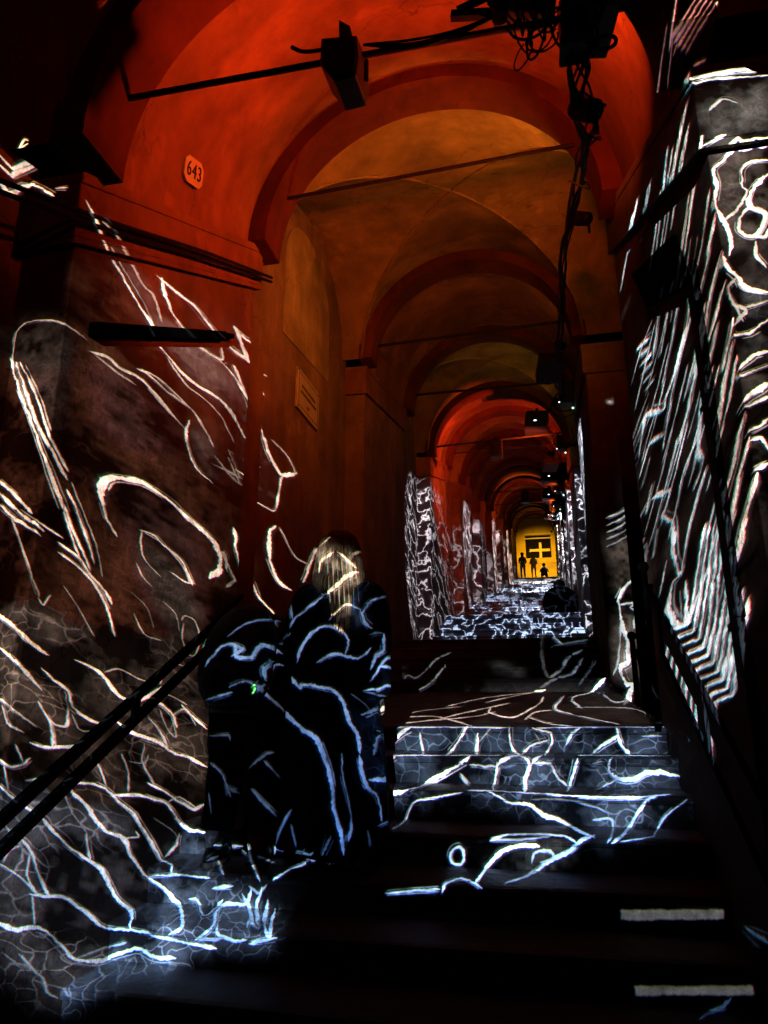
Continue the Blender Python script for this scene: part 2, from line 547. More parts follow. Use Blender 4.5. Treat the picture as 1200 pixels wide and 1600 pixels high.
m = MB(); m.box(-0.20 + DX, 1.42 + DX, 56.92, 57.04, 11.72, 11.92); m.build('cross_arm', 'cream', ew)
m = MB(); m.slope_box(-5, 5, 55.2, 57, ZE - .2, ZE + 0.5, ZE - .2, ZE + 2.2); m.build('slope', 'end_plaster', ew)

# ================================================================== iron tie rods and what hangs on them
RODS = [  # left end (y, z), right end z, label
    (2.43, 2.84, 2.80, 'dark iron tie rod crossing under the nearest red vault, carrying the loudspeaker'),
    (4.47, 3.877, 3.985, 'thin iron tie rod crossing in front of the nearest ochre groin vault'),
    (8.08, 4.50, 4.58, 'iron tie rod under the second dark arch, third one up the portico'),
    (10.62, 4.94, 4.94, 'iron tie rod before the bright red-rimmed arch, ending at the cable-wrapped rig'),
    (12.95, 4.86, 4.97, 'iron tie rod of the glowing red arch, carrying a small speaker and a projector'),
    (15.3, 5.55, 5.60, 'iron tie rod just behind the glowing red arch')]
ORD = ['seventh', 'eighth', 'ninth', 'tenth', 'eleventh', 'twelfth', 'thirteenth', 'fourteenth']
for n in range(1, 6):
    RODS.append((18 + 5 * n - 5.03, 4.68 + 0.95 * n + 0.25, 4.68 + 0.95 * n + 0.28, ORD[n - 1] + ' tie rod up the portico, deep in the row of far arches'))
for i, (y, zl, zr, lab) in enumerate(RODS):
    t = thing('tie_rod', lab, 'tie rod', W(XL, y, zl), 'iron tie rods')
    rad = 0.0145 if i < 2 else 0.02
    MB().tube([(XL - 0.05, y, zl), (XR + 0.05, y, zr)], rad, 8).build('rod', 'iron', t)
    if i in (1, 2):
        MB().obox((XL + 0.02, y + 0.0, zl - 0.10), (0.012, 0, 0), (0, 0.02, 0), (0.02, 0, 0.12)).build('anchor_strut', 'iron', t)

def curve_pts(pts, n=8):
    """Catmull-Rom through the points"""
    P = [Vector(p) for p in pts]
    P = [P[0] * 2 - P[1]] + P + [P[-1] * 2 - P[-2]]
    out = []
    for i in range(1, len(P) - 2):
        for k in range(n):
            t = k / n
            a, b, c, d = P[i - 1], P[i], P[i + 1], P[i + 2]
            out.append(0.5 * ((2 * b) + (c - a) * t + (2 * a - 5 * b + 4 * c - d) * t * t + (3 * b - a - 3 * c + d) * t ** 3))
    out.append(P[-2])
    return out

# ---- loudspeaker on the nearest rod
t = thing('loudspeaker', 'black wedge loudspeaker box hanging from the nearest tie rod', 'loudspeaker', W(-0.70, 2.43, 2.50))
yb = 2.43
prof = [(-0.800, 2.873), (-0.632, 2.848), (-0.624, 2.73), (-0.636, 2.625), (-0.732, 2.615), (-0.803, 2.73)]
m = MB(); m.loft([[(x + dx, y, z) for x, z in prof] for y, dx in ((yb - 0.08, 0.0), (yb + 0.09, 0.010))]); m.build('cabinet', 'plastic', t, bevel=0.008)
m = MB(); m.loft([[(x * 0.86 - 0.098, y, z * 0.86 + 0.385) for x, z in prof] for y in (yb - 0.088, yb - 0.078)]); m.build('grille', 'black', t)
m = MB(); m.add([(-0.73, yb - .02, 2.84), (-0.66, yb - .02, 2.83), (-0.682, yb - .02, 2.98), (-0.735, yb - .02, 3.03), (-0.73, yb + .02, 2.84), (-0.66, yb + .02, 2.83), (-0.682, yb + .02, 2.98), (-0.735, yb + .02, 3.03)],
                [(0, 1, 2, 3), (4, 7, 6, 5), (0, 4, 5, 1), (1, 5, 6, 2), (2, 6, 7, 3), (3, 7, 4, 0)])
m.build('clamp', 'black', t)
MB().tube(curve_pts([(-0.96, yb - .02, 2.925), (-0.90, yb - .02, 2.885), (-0.80, yb - .025, 2.868), (-0.70, yb - .02, 2.87)]), 0.009, 6).build('safety_strap', 'rubber', t)
MB().tube([(-0.612, yb + 0.02, 2.81), (-0.612, yb + 0.02, 2.70)], 0.010, 6).build('yoke_arm', 'black', t)

# ---- the cable rig at the pillar end of the nearest rod
rig = thing('lighting_rig', 'tangled black rig of clamps, lamps and coiled cables at the top beside the pillar', 'lighting rig', W(0.3, 2.43, 2.5))
m = MB(); m.obox((0.10, 2.40, 2.93), (0.13, 0, -0.02), (0, 0.12, 0.02), (0.01, 0, 0.08)); m.build('lamp_housing', 'plastic', rig, bevel=0.01)
m = MB(); m.obox((0.36, 2.45, 2.86), (0.10, 0.02, 0), (-0.02, 0.13, 0), (0, 0, 0.13)); m.build('projector_housing', 'plastic', rig, bevel=0.01)
m = MB(); m.obox((0.29, 2.43, 2.68), (0.055, 0, 0), (0, 0.06, 0), (0.01, 0, 0.07)); m.build('junction_box', 'plastic', rig, bevel=0.008)
m = MB(); m.tube([(-0.04, 2.36, 2.90), (0.0, 2.36, 2.82)], 0.022, 10); m.build('clamp_knob', 'black', rig)
m = MB(); m.tube([(-0.01, 2.36, 2.83), (-0.01, 2.36, 2.795)], 0.034, 10); m.build('clamp_knob', 'black', rig)
m = MB(); m.obox((-0.10, 2.42, 2.91), (0.12, 0, -0.022), (0, 0.015, 0), (0.003, 0, 0.018)); m.build('clamp_arm', 'black', rig)
m = MB(); m.obox((-0.09, 2.40, 2.965), (0.10, 0, 0.035), (0, 0.012, 0), (-0.004, 0, 0.012)); m.build('clamp_arm', 'black', rig)
for k in range(26):
    c = (0.22 + random.uniform(-.16, .18), 2.40 + random.uniform(-.08, .08), 2.73 + random.uniform(-.06, .12))
    r1, r2, th = random.uniform(.04, .10), random.uniform(.05, .11), random.uniform(0, 3.1)
    pts = [(c[0] + r1 * math.cos(a) * math.cos(th), c[1] + r1 * math.cos(a) * math.sin(th) * .6, c[2] + r2 * math.sin(a)) for a in [2 * math.pi * q / 20 * 0.95 + th for q in range(21)]]
    MB().tube(pts, random.choice((.004, .0055, .0065)), 6).build('cable_loop', 'rubber', rig)
pts = [(0.41 + 0.045 * math.cos(a), 2.42, 2.63 + 0.035 * math.sin(a)) for a in [2 * math.pi * q / 18 for q in range(19)]]
MB().tube(pts, 0.008, 6).build('cable_loop', 'rubber', rig)
for sag, dz in ((0.05, 0.0), (0.075, 0.0), (0.03, 0.01)):
    MB().tube(curve_pts([(-0.62, 2.42, 2.868), (-0.40, 2.42, 2.872 - sag), (-0.20, 2.42, 2.865 - sag * .6), (0.02, 2.42, 2.89 + dz)]), 0.006, 6).build('slack_cable', 'rubber', rig)

# the cable bundle dropping from the rig and running on to the next one
tr = thing('cable_bundle', 'thick bundle of black cables running from the near rig toward the far arches', 'cable', W(0.31, 2.45, 2.5))
path = [(0.30, 2.44, 2.70), (0.31, 2.47, 2.56), (0.335, 2.7, 2.60), (0.373, 3.0, 2.70), (0.385, 3.5, 2.93), (0.383, 4.2, 3.147), (0.36, 4.8, 3.30), (0.385, 5.6, 3.55), (0.42, 6.8, 3.78), (0.438, 8.0, 4.03), (0.47, 9.2, 4.35), (0.52, 10.4, 4.62)]
for k in range(10):
    ph = random.uniform(0, 6.28); rr = random.uniform(.012, .034)
    pp = []
    for i, q in enumerate(curve_pts(path, 3)):
        s_ = i * 0.55 + ph
        loose = 1.6 if i < 9 else 1.0
        pp.append((q.x + rr * loose * math.cos(s_) + (random.uniform(-.006, .006)), q.y, q.z + rr * math.sin(s_) * .8 - (0.03 * abs(math.sin(i * .7 + k)) if i > 12 and k % 3 == 0 else 0)))
    MB().tube(curve_pts(pp, 3), random.choice((0.0055, 0.007, 0.009)), 6).build('cable', 'rubber', tr)
for k in range(3):                                            # loose ends looping off the bundle
    y_ = (2.62, 2.9, 3.6)[k]; z_ = (2.60, 2.66, 2.95)[k]
    MB().tube(curve_pts([(.33, y_, z_), (.40 + .02 * k, y_ + .02, z_ - .06), (.43, y_ + .08, z_ - .02 + .03 * k), (.39, y_ + .25, z_ + .10)], 6), .005, 6).build('loose_cable', 'rubber', tr)

# ---- rigs and speakers farther up
def far_rig(x, y, z, s, label, face=True):
    t = thing('stage_projector', label, 'projector', W(x, y, z - 0.15 * s), 'projectors on the far tie rods')
    m = MB(); m.obox((x, y, z), (0.17 * s, 0.0, -0.012 * s), (0, 0.2 * s, 0), (0.02 * s, 0, 0.13 * s)); m.build('housing', 'plastic', t, bevel=0.01)
    m = MB(); m.tube([(x - 0.02 * s, y - 0.24 * s, z - 0.05 * s), (x - 0.02 * s, y - 0.19 * s, z - 0.05 * s)], 0.045 * s, 12); m.build('lens_barrel', 'black', t)
    m = MB(); m.ball((x - 0.02 * s, y - 0.243 * s, z - 0.05 * s), 0.022 * s, 0.006 * s, 0.010 * s, 10, 6); m.build('status_light', 'led', t)
    m = MB(); m.tube([(x, y, z + 0.12 * s), (x + 0.02, y, z + 0.24 * s)], 0.02 * s, 8); m.build('clamp', 'black', t)
    return t
def tangle(x, y, z, s, label):
    t = thing('cable_coil', label, 'cable coil', W(x, y, z - 0.3 * s), 'cable coils on the far rods')
    m = MB(); m.obox((x, y, z), (0.10 * s, 0, 0), (0, 0.1 * s, 0), (0, 0, 0.16 * s)); m.build('junction_box', 'plastic', t, bevel=0.01)
    for k in range(7):
        c = (x + random.uniform(-.1, .1) * s, y + random.uniform(-.1, .1) * s, z + random.uniform(-.2, .2) * s)
        r1, r2, th = random.uniform(.08, .2) * s, random.uniform(.08, .2) * s, random.uniform(0, 3.1)
        pts = [(c[0] + r1 * math.cos(a) * math.cos(th), c[1] + r1 * math.cos(a) * math.sin(th) * .5, c[2] + r2 * math.sin(a)) for a in [2 * math.pi * q / 14 for q in range(15)]]
        MB().tube(pts, 0.012 * s, 5).build('cable_loop', 'rubber', t)
    m = MB(); m.ball((x - 0.1 * s, y - 0.12 * s, z - 0.16 * s), 0.012, 0.008, 0.010, 8, 6); m.build('status_light', 'led', t)
    m = MB(); m.ball((x + 0.07 * s, y - 0.12 * s, z - 0.26 * s), 0.018, 0.008, 0.018, 8, 6); m.build('status_light', 'led_green', t)
    return t
far_rig(0.117, 12.9, 5.18, 1.25, 'black projector with a bright lens hanging inside the glowing red arch')
tangle(0.60, 10.4, 4.62, 1.15, 'knot of black cables at the fourth tie rod, above the red arch')
tangle(0.55, 12.95, 4.75, 0.9, 'smaller knot of black cables on the rod of the red arch')
def far_speaker(x, y, z, s, label):
    t = thing('hanging_speaker', label, 'loudspeaker', W(x, y, z - 0.16 * s), 'small far speakers')
    m = MB(); m.obox((x, y, z), (0.11 * s, 0, 0), (0, 0.1 * s, 0), (0.0, 0, 0.16 * s)); m.build('cabinet', 'plastic', t, bevel=0.01)
    m = MB(); m.obox((x, y - 0.105 * s, z), (0.09 * s, 0, 0), (0, 0.006 * s, 0), (0, 0, 0.135 * s)); m.build('grille', 'black', t)
    m = MB(); m.obox((x, y, z + 0.2 * s), (0.02 * s, 0, 0), (0, 0.02 * s, 0), (0, 0, 0.06 * s)); m.build('clamp', 'black', t)
far_speaker(-0.68, 12.95, 4.72, 1.1, 'small black speaker box on the rod of the glowing red arch')
far_speaker(-0.45, 23.0, 6.60, 1.2, 'tiny black speaker deeper in, below the second red arch')
FARL = ['black projector on a far rod between the first and second red arches', 'black projector hanging just before the second, dimmer red arch', 'farthest black projector, hanging close above the yellow end wall']
for n, lab in zip((1, 2, 4), FARL):
    far_rig(0.35, 13 + 5 * n, 4.68 + .95 * n + .05, 1.3, lab)
for n, lab in zip((1, 2, 3), ('cable knot at the far pillar ends, nearest of three', 'cable knot at the far pillar ends, middle of three', 'cable knot at the far pillar ends, last of three')):
    tangle(0.58, 13.2 + 5 * n, 4.55 + .95 * n, 1.2, lab)

# ---- cables and the black tray on the wall
for k, dz in enumerate((0.0, -0.048)):
    o = MB().tube(curve_pts([(XL + 0.075, 0.2, 1.12 + dz), (XL + .075, 1.4, 1.70 + dz * 1.0), (XL + 0.075, 2.5, 2.225 + dz), (XL + .078, 3.5, 2.74 + dz), (XL + 0.075, 4.62, 3.285 + dz * .8)]), 0.011, 6).build('wall_cable', 'rubber')
    tag(o, ('upper' if k == 0 else 'lower') + ' of two black cables clipped under the red cornice', 'cable', 'cables along the wall')
t = thing('cable_tray', 'straight black cable tray fixed slantwise on the wall below the cornice', 'cable tray', W(XL, 2.6, 1.70))
MB().slope_box(XL + .002, XL + 0.05, 2.60, 3.94, 1.665, 1.735, 2.365, 2.43).build('tray', 'flat_black', t, bevel=0.004)
MB().obox((XL + 0.03, 4.0, 2.43), (0.02, 0, 0), (0, 0.06, 0.028), (0, -.003, 0.016)).build('end_plug', 'flat_black', t)

# ---- number plate 643 and the marble plaque
def text_mesh(s, size, depth=0.002):
    cu = bpy.data.curves.new('text', 'FONT'); cu.body = s; cu.size = size; cu.extrude = depth; cu.align_x = 'CENTER'; cu.align_y = 'CENTER'
    ob = bpy.data.objects.new('text', cu); COL.objects.link(ob)
    dg = bpy.context.evaluated_depsgraph_get()
    me = bpy.data.meshes.new_from_object(ob.evaluated_get(dg))
    bpy.data.objects.remove(ob)
    return me
def on_barrel(y, ang, s_at):
    return Vector((XC - RA * math.cos(ang), y, s_at + RA * math.sin(ang)))
y_n, sp = 3.31, 2.45 + (3.60 - 2.45) * (3.31 - 2.5) / 2.22
ang = 0.235
c = on_barrel(y_n, ang, sp)
nrm = Vector((math.cos(ang), 0, -math.sin(ang)))
c = c + nrm * 0.034
xax = Vector((0, 1, 0.35)).normalized()
zax = nrm
yax = zax.cross(xax).normalized(); xax = yax.cross(zax)
if yax.z < 0: yax, xax = -yax, -xax
# reading direction: seen from inside, +Y runs to the right on the left-hand wall
rotm = Matrix((xax, yax, zax)).transposed()
plate = thing('number_plate', 'small white eight-sided ceramic plate with house number 643 on the red vault', 'number plate', (c.x, c.y, c.z + ZC))
def local_mesh(name, vs, fs):
    me = bpy.data.meshes.new(name); me.from_pydata([tuple(rotm @ Vector(v)) for v in vs], [], fs); me.update(); return me
w, h, q = 0.104, 0.078, 0.034
oc = [(-w + q, -h), (w - q, -h), (w, -h + q), (w, h - q), (w - q, h), (-w + q, h), (-w, h - q), (-w, -h + q)]
vs = [(x, y, -0.03) for x, y in oc] + [(x, y, 0.0) for x, y in oc]
fs = [tuple(range(8, 16)), tuple(range(7, -1, -1))] + [(i, (i + 1) % 8, 8 + (i + 1) % 8, 8 + i) for i in range(8)]
link('tile', local_mesh('tile', vs, fs), 'ceramic', plate)
for i, d in enumerate('643'):
    me = text_mesh(d, 0.108)
    for v in me.vertices:
        v.co = rotm @ Vector((v.co.x * 0.92 + (i - 1) * 0.058, v.co.y * 1.15, v.co.z + 0.003))
    me.materials.clear()
    link('numeral', me, 'ink', plate)

pq = thing('marble_plaque', 'pale rectangular marble plaque with engraved lines on the orange bay wall', 'plaque', W(XN, 6.45, 2.85))
py0, py1, pz0, pz1 = 6.13, 6.84, 2.85, 3.29
MB().box(XN, XN + 0.03, py0, py1, pz0, pz1).build('slab', 'marble', pq, bevel=0.006)
m = MB()
for a in ((py0 + .04, py1 - .04, pz1 - .045, pz1 - .038), (py0 + .04, py1 - .04, pz0 + .038, pz0 + .045)):
    m.box(XN + .03, XN + .032, *a)
m.box(XN + .03, XN + .032, py0 + .04, py0 + .046, pz0 + .045, pz1 - .045); m.box(XN + .03, XN + .032, py1 - .046, py1 - .04, pz0 + .045, pz1 - .045)
m.build('border_line', 'letter', pq)
for row, (a, b, zz) in enumerate(((0.13, 0.58, 3.13), (0.10, 0.60, 3.06), (0.30, 0.36, 2.96))):
    m = MB(); y = py0 + a
    while y < py0 + b:
        wd = random.uniform(.010, .022)
        m.box(XN + .03, XN + .0325, y, y + wd, zz - .014, zz + .014); y += wd + random.uniform(.006, .012)
    m.build('engraved_line', 'letter', pq)
for (yy, zz) in ((py0 + .022, pz1 - .022), (py1 - .022, pz1 - .022), (py0 + .022, pz0 + .022), (py1 - .022, pz0 + .022)):
    MB().ball((XN + .031, yy, zz), .006, .010, .010, 8, 5).build('bolt', 'iron', pq)

# ---- handrails
def handrail(x, label, side, y_top, z_top, y_bot, two=0.14, wallx=None):
    sl = 0.532
    t = thing('handrail', label, 'handrail', W(x, y_bot, z_top - sl * (y_top - y_bot) - 1.0), 'stair handrails')
    zb = z_top - sl * (y_top - y_bot)
    hook = [(wallx, y_top + 0.005, z_top), (x - 0.0, y_top, z_top)]
    MB().tube(hook + [(x, y_top - .02, z_top - .012), (x, y_bot, zb)], 0.012, 10).build('top_rail', 'flat_black', t)
    MB().tube([(x, y_top - 0.25, z_top - .25 * sl - two), (x, y_bot, zb - two)], 0.012, 10).build('lower_rail', 'flat_black', t)
    y = y_top - 0.3
    while y > y_bot:
        z = z_top - sl * (y_top - y)
        m = MB(); m.tube([(x, y, z), (x, y, z - two), (wallx, y, z - two - .06)], 0.010, 6); m.build('bracket', 'flat_black', t)
        y -= 0.95
    return t
handrail(-1.972, 'double black tube handrail slanting up the plaster wall beside the bent person', -1, 4.49, 0.70, 1.6, 0.115, XL)
handrail(0.722, 'double black tube handrail running down along the zigzag-lit pillar', 1, 4.75, 0.72, 1.7, 0.30, XR)
# small fixing on the pillar
fb = thing('rail_post', 'short upright black post where the pillar handrail begins', 'post', W(0.69, 4.66, -0.15))
MB().tube([(0.69, 4.66, -0.16), (0.69, 4.66, 0.80)], 0.02, 8).build('post', 'flat_black', fb)
MB().ball((0.69, 4.66, 0.83), .035, .035, .035, 10, 7).build('knob', 'flat_black', fb)

# ---- conduit and slanted box on the near pillar
fl = thing('conduit', 'black vertical conduit on the near pillar, rising to a slanted black box', 'conduit', W(0.72, 2.85, -1.4))
MB().tube([(0.736, 2.80, -1.40), (0.736, 2.80, 1.80)], 0.014, 10).build('pipe', 'flat_black', fl)
def slab(pts, x0, x1):
    m = MB(); n = len(pts)
    m.add([(x0, y, z) for y, z in pts] + [(x1, y, z) for y, z in pts], [tuple(range(n)), tuple(range(2 * n - 1, n - 1, -1))] + [(i, (i + 1) % n, n + (i + 1) % n, n + i) for i in range(n)])
    return m
slab([(2.88, 1.74), (3.82, 2.19), (4.20, 2.66), (3.06, 2.12)], 0.722, XR - .002).build('box', 'flat_black', fl, bevel=.006)
for zz in (-0.6, 0.3, 1.2):
    MB().box(0.72, XR - .001, 2.775, 2.825, zz, zz + .03).build('clip', 'flat_black', fl)

# ================================================================== people
def bake(mb, name, m, parent, voxel=0.012, smooth_it=4):
    """fuse overlapping limbs into one continuous skin"""
    o = mb.build(name + '_src', m, parent)
    r = o.modifiers.new('fuse', 'REMESH'); r.mode = 'VOXEL'; r.voxel_size = voxel
    s = o.modifiers.new('soft', 'SMOOTH'); s.iterations = smooth_it; s.factor = 0.5
    dg = bpy.context.evaluated_depsgraph_get()
    me = bpy.data.meshes.new_from_object(o.evaluated_get(dg))
    me.name = name
    par = o.parent
    bpy.data.objects.remove(o)
    return link(name, me, m, par, smooth=True)

def hand(mb, wrist, d, side, s=1.0, curl=0.5, fwd=(0, 1, 0)):
    """palm, four unequal bent fingers and a thumb off the side of the palm; d points down the hand"""
    w, d, f = Vector(wrist), Vector(d).normalized(), Vector(fwd).normalized()
    f = (f - d * f.dot(d)).normalized()
    out = d.cross(f)
    mb.tube([w - d * .02, w + d * 0.03 * s, w + d * 0.085 * s], [0.024 * s, 0.032 * s, 0.030 * s], 10)
    for i, (L, off) in enumerate(((0.070, 0.024), (0.080, 0.008), (0.074, -0.009), (0.058, -0.025))):
        b = w + d * 0.08 * s + f * off * s
        p1 = b + d * L * .45 * s
        p2 = p1 + (d * (1 - curl * .5) + out * side * curl).normalized() * L * .32 * s
        p3 = p2 + (d * (1 - curl) + out * side * curl * 1.5).normalized() * L * .26 * s
        mb.tube([b - d * .02, b, p1, p2, p3], [0.0098 * s, 0.0098 * s, 0.0092 * s, 0.0085 * s, 0.007 * s], 7)
    b = w + d * 0.03 * s + f * 0.024 * s
    mb.tube([b, b + (d + f * .8).normalized() * 0.035 * s, b + (d * 1.2 + f * .55).normalized() * 0.065 * s], [0.012 * s, 0.011 * s, 0.008 * s], 7)

def ring(cx, cy, z, a, b, n=48, fold=0.0, nf=9, ph=0.0, sq=2.0, tilt=0.0):
    out = []
    for k in range(n):
        t = 2 * math.pi * k / n
        f = 1 + fold * (0.6 * math.cos(nf * t + ph) + 0.4 * math.cos((nf * 2 - 3) * t + 1.7 * ph + .6))
        ct_, st_ = math.cos(t), math.sin(t)
        rr = (abs(ct_) ** sq + abs(st_) ** sq) ** (-1 / sq)
        out.append((cx + a * f * rr * ct_, cy + b * f * rr * st_, z + tilt * st_))
    return out

# ---- woman in the long dark coat, seen from behind
WX, WY, WF = -1.06, 3.72, -0.8136
pw = thing('person', 'long-haired blonde woman in a long dark coat standing on the steps, back turned', 'person', W(WX, WY, WF))
m = MB()
H = lambda h: WF + h
m.ball((WX, WY + .02, H(1.605)), 0.074, 0.092, 0.112, 18, 14)
m.ball((WX, WY + .095, H(1.545)), 0.045, 0.03, 0.05, 12, 8)                       # jaw
m.tube([(WX, WY + .108, H(1.63)), (WX, WY + .132, H(1.588)), (WX, WY + .112, H(1.578))], [.010, .014, .009], 8)   # nose
for sx in (-1, 1):
    m.ball((WX + sx * .030, WY + .102, H(1.612)), .013, .010, .010, 8, 6)
    m.ball((WX + sx * .074, WY + .025, H(1.595)), .010, .020, .030, 8, 6)
m.ball((WX, WY + .115, H(1.545)), .022, .010, .008, 8, 6)
m.tube([(WX, WY + .01, H(1.52)), (WX, WY, H(1.36))], [.055, .075], 12)
m.tube([(WX, WY, H(1.42)), (WX, WY, H(1.15)), (WX, WY, H(0.92))], [.12, .125, .14], 14)
for sx in (-1, 1):
    m.tube([(WX + sx * .08, WY, H(.92)), (WX + sx * .10, WY + .01, H(.50)), (WX + sx * .10, WY - .01, H(.10)), (WX + sx * .10, WY - .01, H(.04))], [.085, .055, .040, .04], 10)
    sh, el, wr = (WX + sx * .16, WY, H(1.38)), (WX + sx * .215, WY - .03, H(1.08)), (WX + sx * .215, WY + .05, H(.83))
    m.tube([(WX, WY, H(1.36)), sh, el, wr], [.06, .055, .042, .030], 10)
    hand(m, wr, (0.0, .12, -1), -sx, 1.0, .45)
bake(m, 'body', 'skin', pw, 0.0095, 2)
coat = MB()
R_ = [(.10, .30, .25, .075), (.28, .295, .245, .07), (.50, .285, .235, .055), (.72, .27, .22, .04), (.90, .255, .20, .025), (1.02, .245, .185, .018), (1.14, .245, .178, .016), (1.26, .25, .172, .014), (1.34, .248, .158, .010), (1.40, .225, .135, .008), (1.445, .16, .105, .0), (1.475, .10, .082, .0), (1.51, .085, .08, .0)]
coat.loft([ring(WX + .01 * math.sin(h * 5) - .01, WY, H(h), a * .93, b, 56, fo, 8, 1.3 + h * 1.1, 2.4) for h, a, b, fo in R_])
for sx in (-1, 1):
    coat.tube(curve_pts([(WX + sx * .14, WY, H(1.38)), (WX + sx * .19, WY, H(1.36)), (WX + sx * .225, WY - .03, H(1.20)), (WX + sx * .232, WY - .04, H(1.06)), (WX + sx * .228, WY + .0, H(.94)), (WX + sx * .222, WY + .04, H(.85))], 4),
              [.075] * 4 + [.078] * 4 + [.073] * 4 + [.066] * 4 + [.062] * 5, 14)
cw = bake(coat, 'coat', 'navy', pw, 0.011, 3)
col_ = MB(); col_.loft([ring(WX, WY + .0, H(1.43), .125, .10, 40), ring(WX, WY - .01, H(1.50), .115, .10, 40), ring(WX, WY - .015, H(1.545), .10, .092, 40), ring(WX, WY - .01, H(1.50), .092, .085, 40), ring(WX, WY, H(1.44), .09, .085, 40)], cap=False)
col_.build('collar', 'navy', pw, smooth=True)
for sx in (-1, 1):
    b = MB(); b.loft([ring(WX + sx * .10, WY + .04, H(z), a, bb, 20) for z, a, bb in ((0.0, .05, .125), (.03, .052, .13), (.07, .05, .11))]); b.loft([ring(WX + sx * .10, WY - .01, H(z), a, a, 20) for z, a in ((.05, .055), (.14, .055), (.26, .06))])
    bake(b, 'boot', 'shoe', pw, 0.01, 2)
hair = MB()
hair.loft([ring(WX + dx, WY + dy, H(h), a, b, 40) for h, a, b, dx, dy in ((1.745, .015, .018, 0, .0), (1.733, .052, .060, 0, .0), (1.705, .084, .090, 0, .0), (1.66, .106, .112, 0, -.006), (1.60, .120, .122, 0, -.012), (1.54, .130, .124, 0, -.018), (1.48, .138, .118, 0, -.02), (1.42, .128, .105, .0, -.03))])
hb = bake(hair, 'hair', 'blonde', pw, 0.009, 2)
st_ = MB()
for k in range(420):
    a = random.uniform(math.pi * 0.98, math.pi * 2.02)           # the back half of the head
    sx = math.cos(a)
    u = (sx + 1) / 2
    end = 1.40 + random.uniform(-.03, .03)
    if 0.42 < u < 0.98 and random.random() < 0.75:               # the lock over the shoulder
        end = 1.17 + abs(u - .68) * .35 + random.uniform(-.05, .10)
    pts = []
    rr = random.uniform(.985, 1.03)
    for j in range(11):
        t = j / 10
        h = 1.735 - (1.735 - end) * t
        prof = [(1.75, .0), (1.733, .053), (1.705, .086), (1.66, .108), (1.60, .122), (1.54, .132), (1.48, .140), (1.42, .142), (1.0, .158)]
        for q in range(len(prof) - 1):
            if prof[q][0] >= h >= prof[q + 1][0]:
                f = (prof[q][0] - h) / (prof[q][0] - prof[q + 1][0]); r0 = prof[q][1] * (1 - f) + prof[q + 1][1] * f
        squeeze = 1.0 if h > 1.45 else max(0.72, 1 - (1.45 - h) * 1.1)
        x = r0 * sx * rr * squeeze + (0.03 * min(1, (1.45 - h) / .2) if h < 1.45 else 0)
        y = r0 * math.sin(a) * rr * (1.06 if h > 1.45 else 1.12) - .012 - (max(0, 1.46 - h) * 0.10)
        pts.append((WX + x + .004 * math.sin(j * .9 + k), WY + y, H(h)))
    st_.tube(pts, [.0028] * 9 + [.002, .0008], 4, cap=False)
so = st_.build('hair_strands', 'blonde', pw, smooth=True)
so['kind'] = 'stuff'

# ---- the bent person beside her with a backpack
BX, BY, BF = -1.56, 3.66, -0.8136
pb = thing('person', 'person in dark padded jacket bending forward beside the wall, head hidden', 'person', W(BX, BY, BF))
G = lambda h: BF + h
m = MB()
m.ball((BX + .02, BY + .56, G(.96)), .078, .10, .105, 16, 12)
m.ball((BX + .02, BY + .62, G(.90)), .045, .04, .04, 10, 8)
m.tube([(BX + .02, BY + .655, G(.955)), (BX + .02, BY + .672, G(.93))], [.012, .010], 8)
for sx in (-1, 1):
    m.ball((BX + .02 + sx * .03, BY + .645, G(.975)), .012, .01, .01, 8, 6)
    m.ball((BX + .02 + sx * .078, BY + .54, G(.95)), .01, .02, .028, 8, 6)
m.tube([(BX, BY + .50, G(1.02)), (BX, BY + .36, G(1.10))], [.055, .07], 12)
m.tube([(BX, BY + .36, G(1.10)), (BX, BY + .16, G(1.02)), (BX, BY, G(.84))], [.12, .13, .14], 14)
for sx in (-1, 1):
    m.tube([(BX + sx * .09, BY, G(.84)), (BX + sx * .12, BY + .05, G(.47)), (BX + sx * .115 - .02, BY - .0, G(.09))], [.09, .06, .042], 10)
    wr = (BX + sx * .13, BY + .46, G(.60))
    m.tube([(BX + sx * .16, BY + .36, G(1.08)), (BX + sx * .20, BY + .42, G(.82)), wr], [.06, .045, .03], 10)
    hand(m, wr, (-sx * .2, .25, -1), -sx, 1.0, .6)
bake(m, 'body', 'skin', pb, 0.010, 2)
j = MB()
sp_ = [(BX, BY - .02, G(.74)), (BX, BY + .0, G(.86)), (BX, BY + .07, G(.98)), (BX, BY + .18, G(1.06)), (BX, BY + .30, G(1.11)), (BX, BY + .40, G(1.10)), (BX, BY + .46, G(1.06))]
j.tube(curve_pts(sp_, 5), [.175] * 5 + [.19, .195, .2, .205, .21] + [.215] * 10 + [.21] * 5 + [.19, .17, .15, .12, .10, .08], 20)
for sx in (-1, 1):
    j.tube(curve_pts([(BX + sx * .12, BY + .34, G(1.10)), (BX + sx * .20, BY + .38, G(1.02)), (BX + sx * .215, BY + .43, G(.82)), (BX + sx * .15, BY + .46, G(.64))], 4), [.085] * 8 + [.07] * 5, 12)
bake(j, 'jacket', 'navy2', pb, 0.012, 4)
tz = MB()
for sx in (-1, 1):
    tz.tube(curve_pts([(BX + sx * .07, BY + .01, G(.90)), (BX + sx * .095, BY + .03, G(.70)), (BX + sx * .118, BY + .06, G(.45)), (BX + sx * .115 - .015, BY + .01, G(.16))], 4), [.125] * 4 + [.115] * 3 + [.10] * 3 + [.088] * 3, 16)
bake(tz, 'trousers', 'trouser', pb, 0.011, 4)
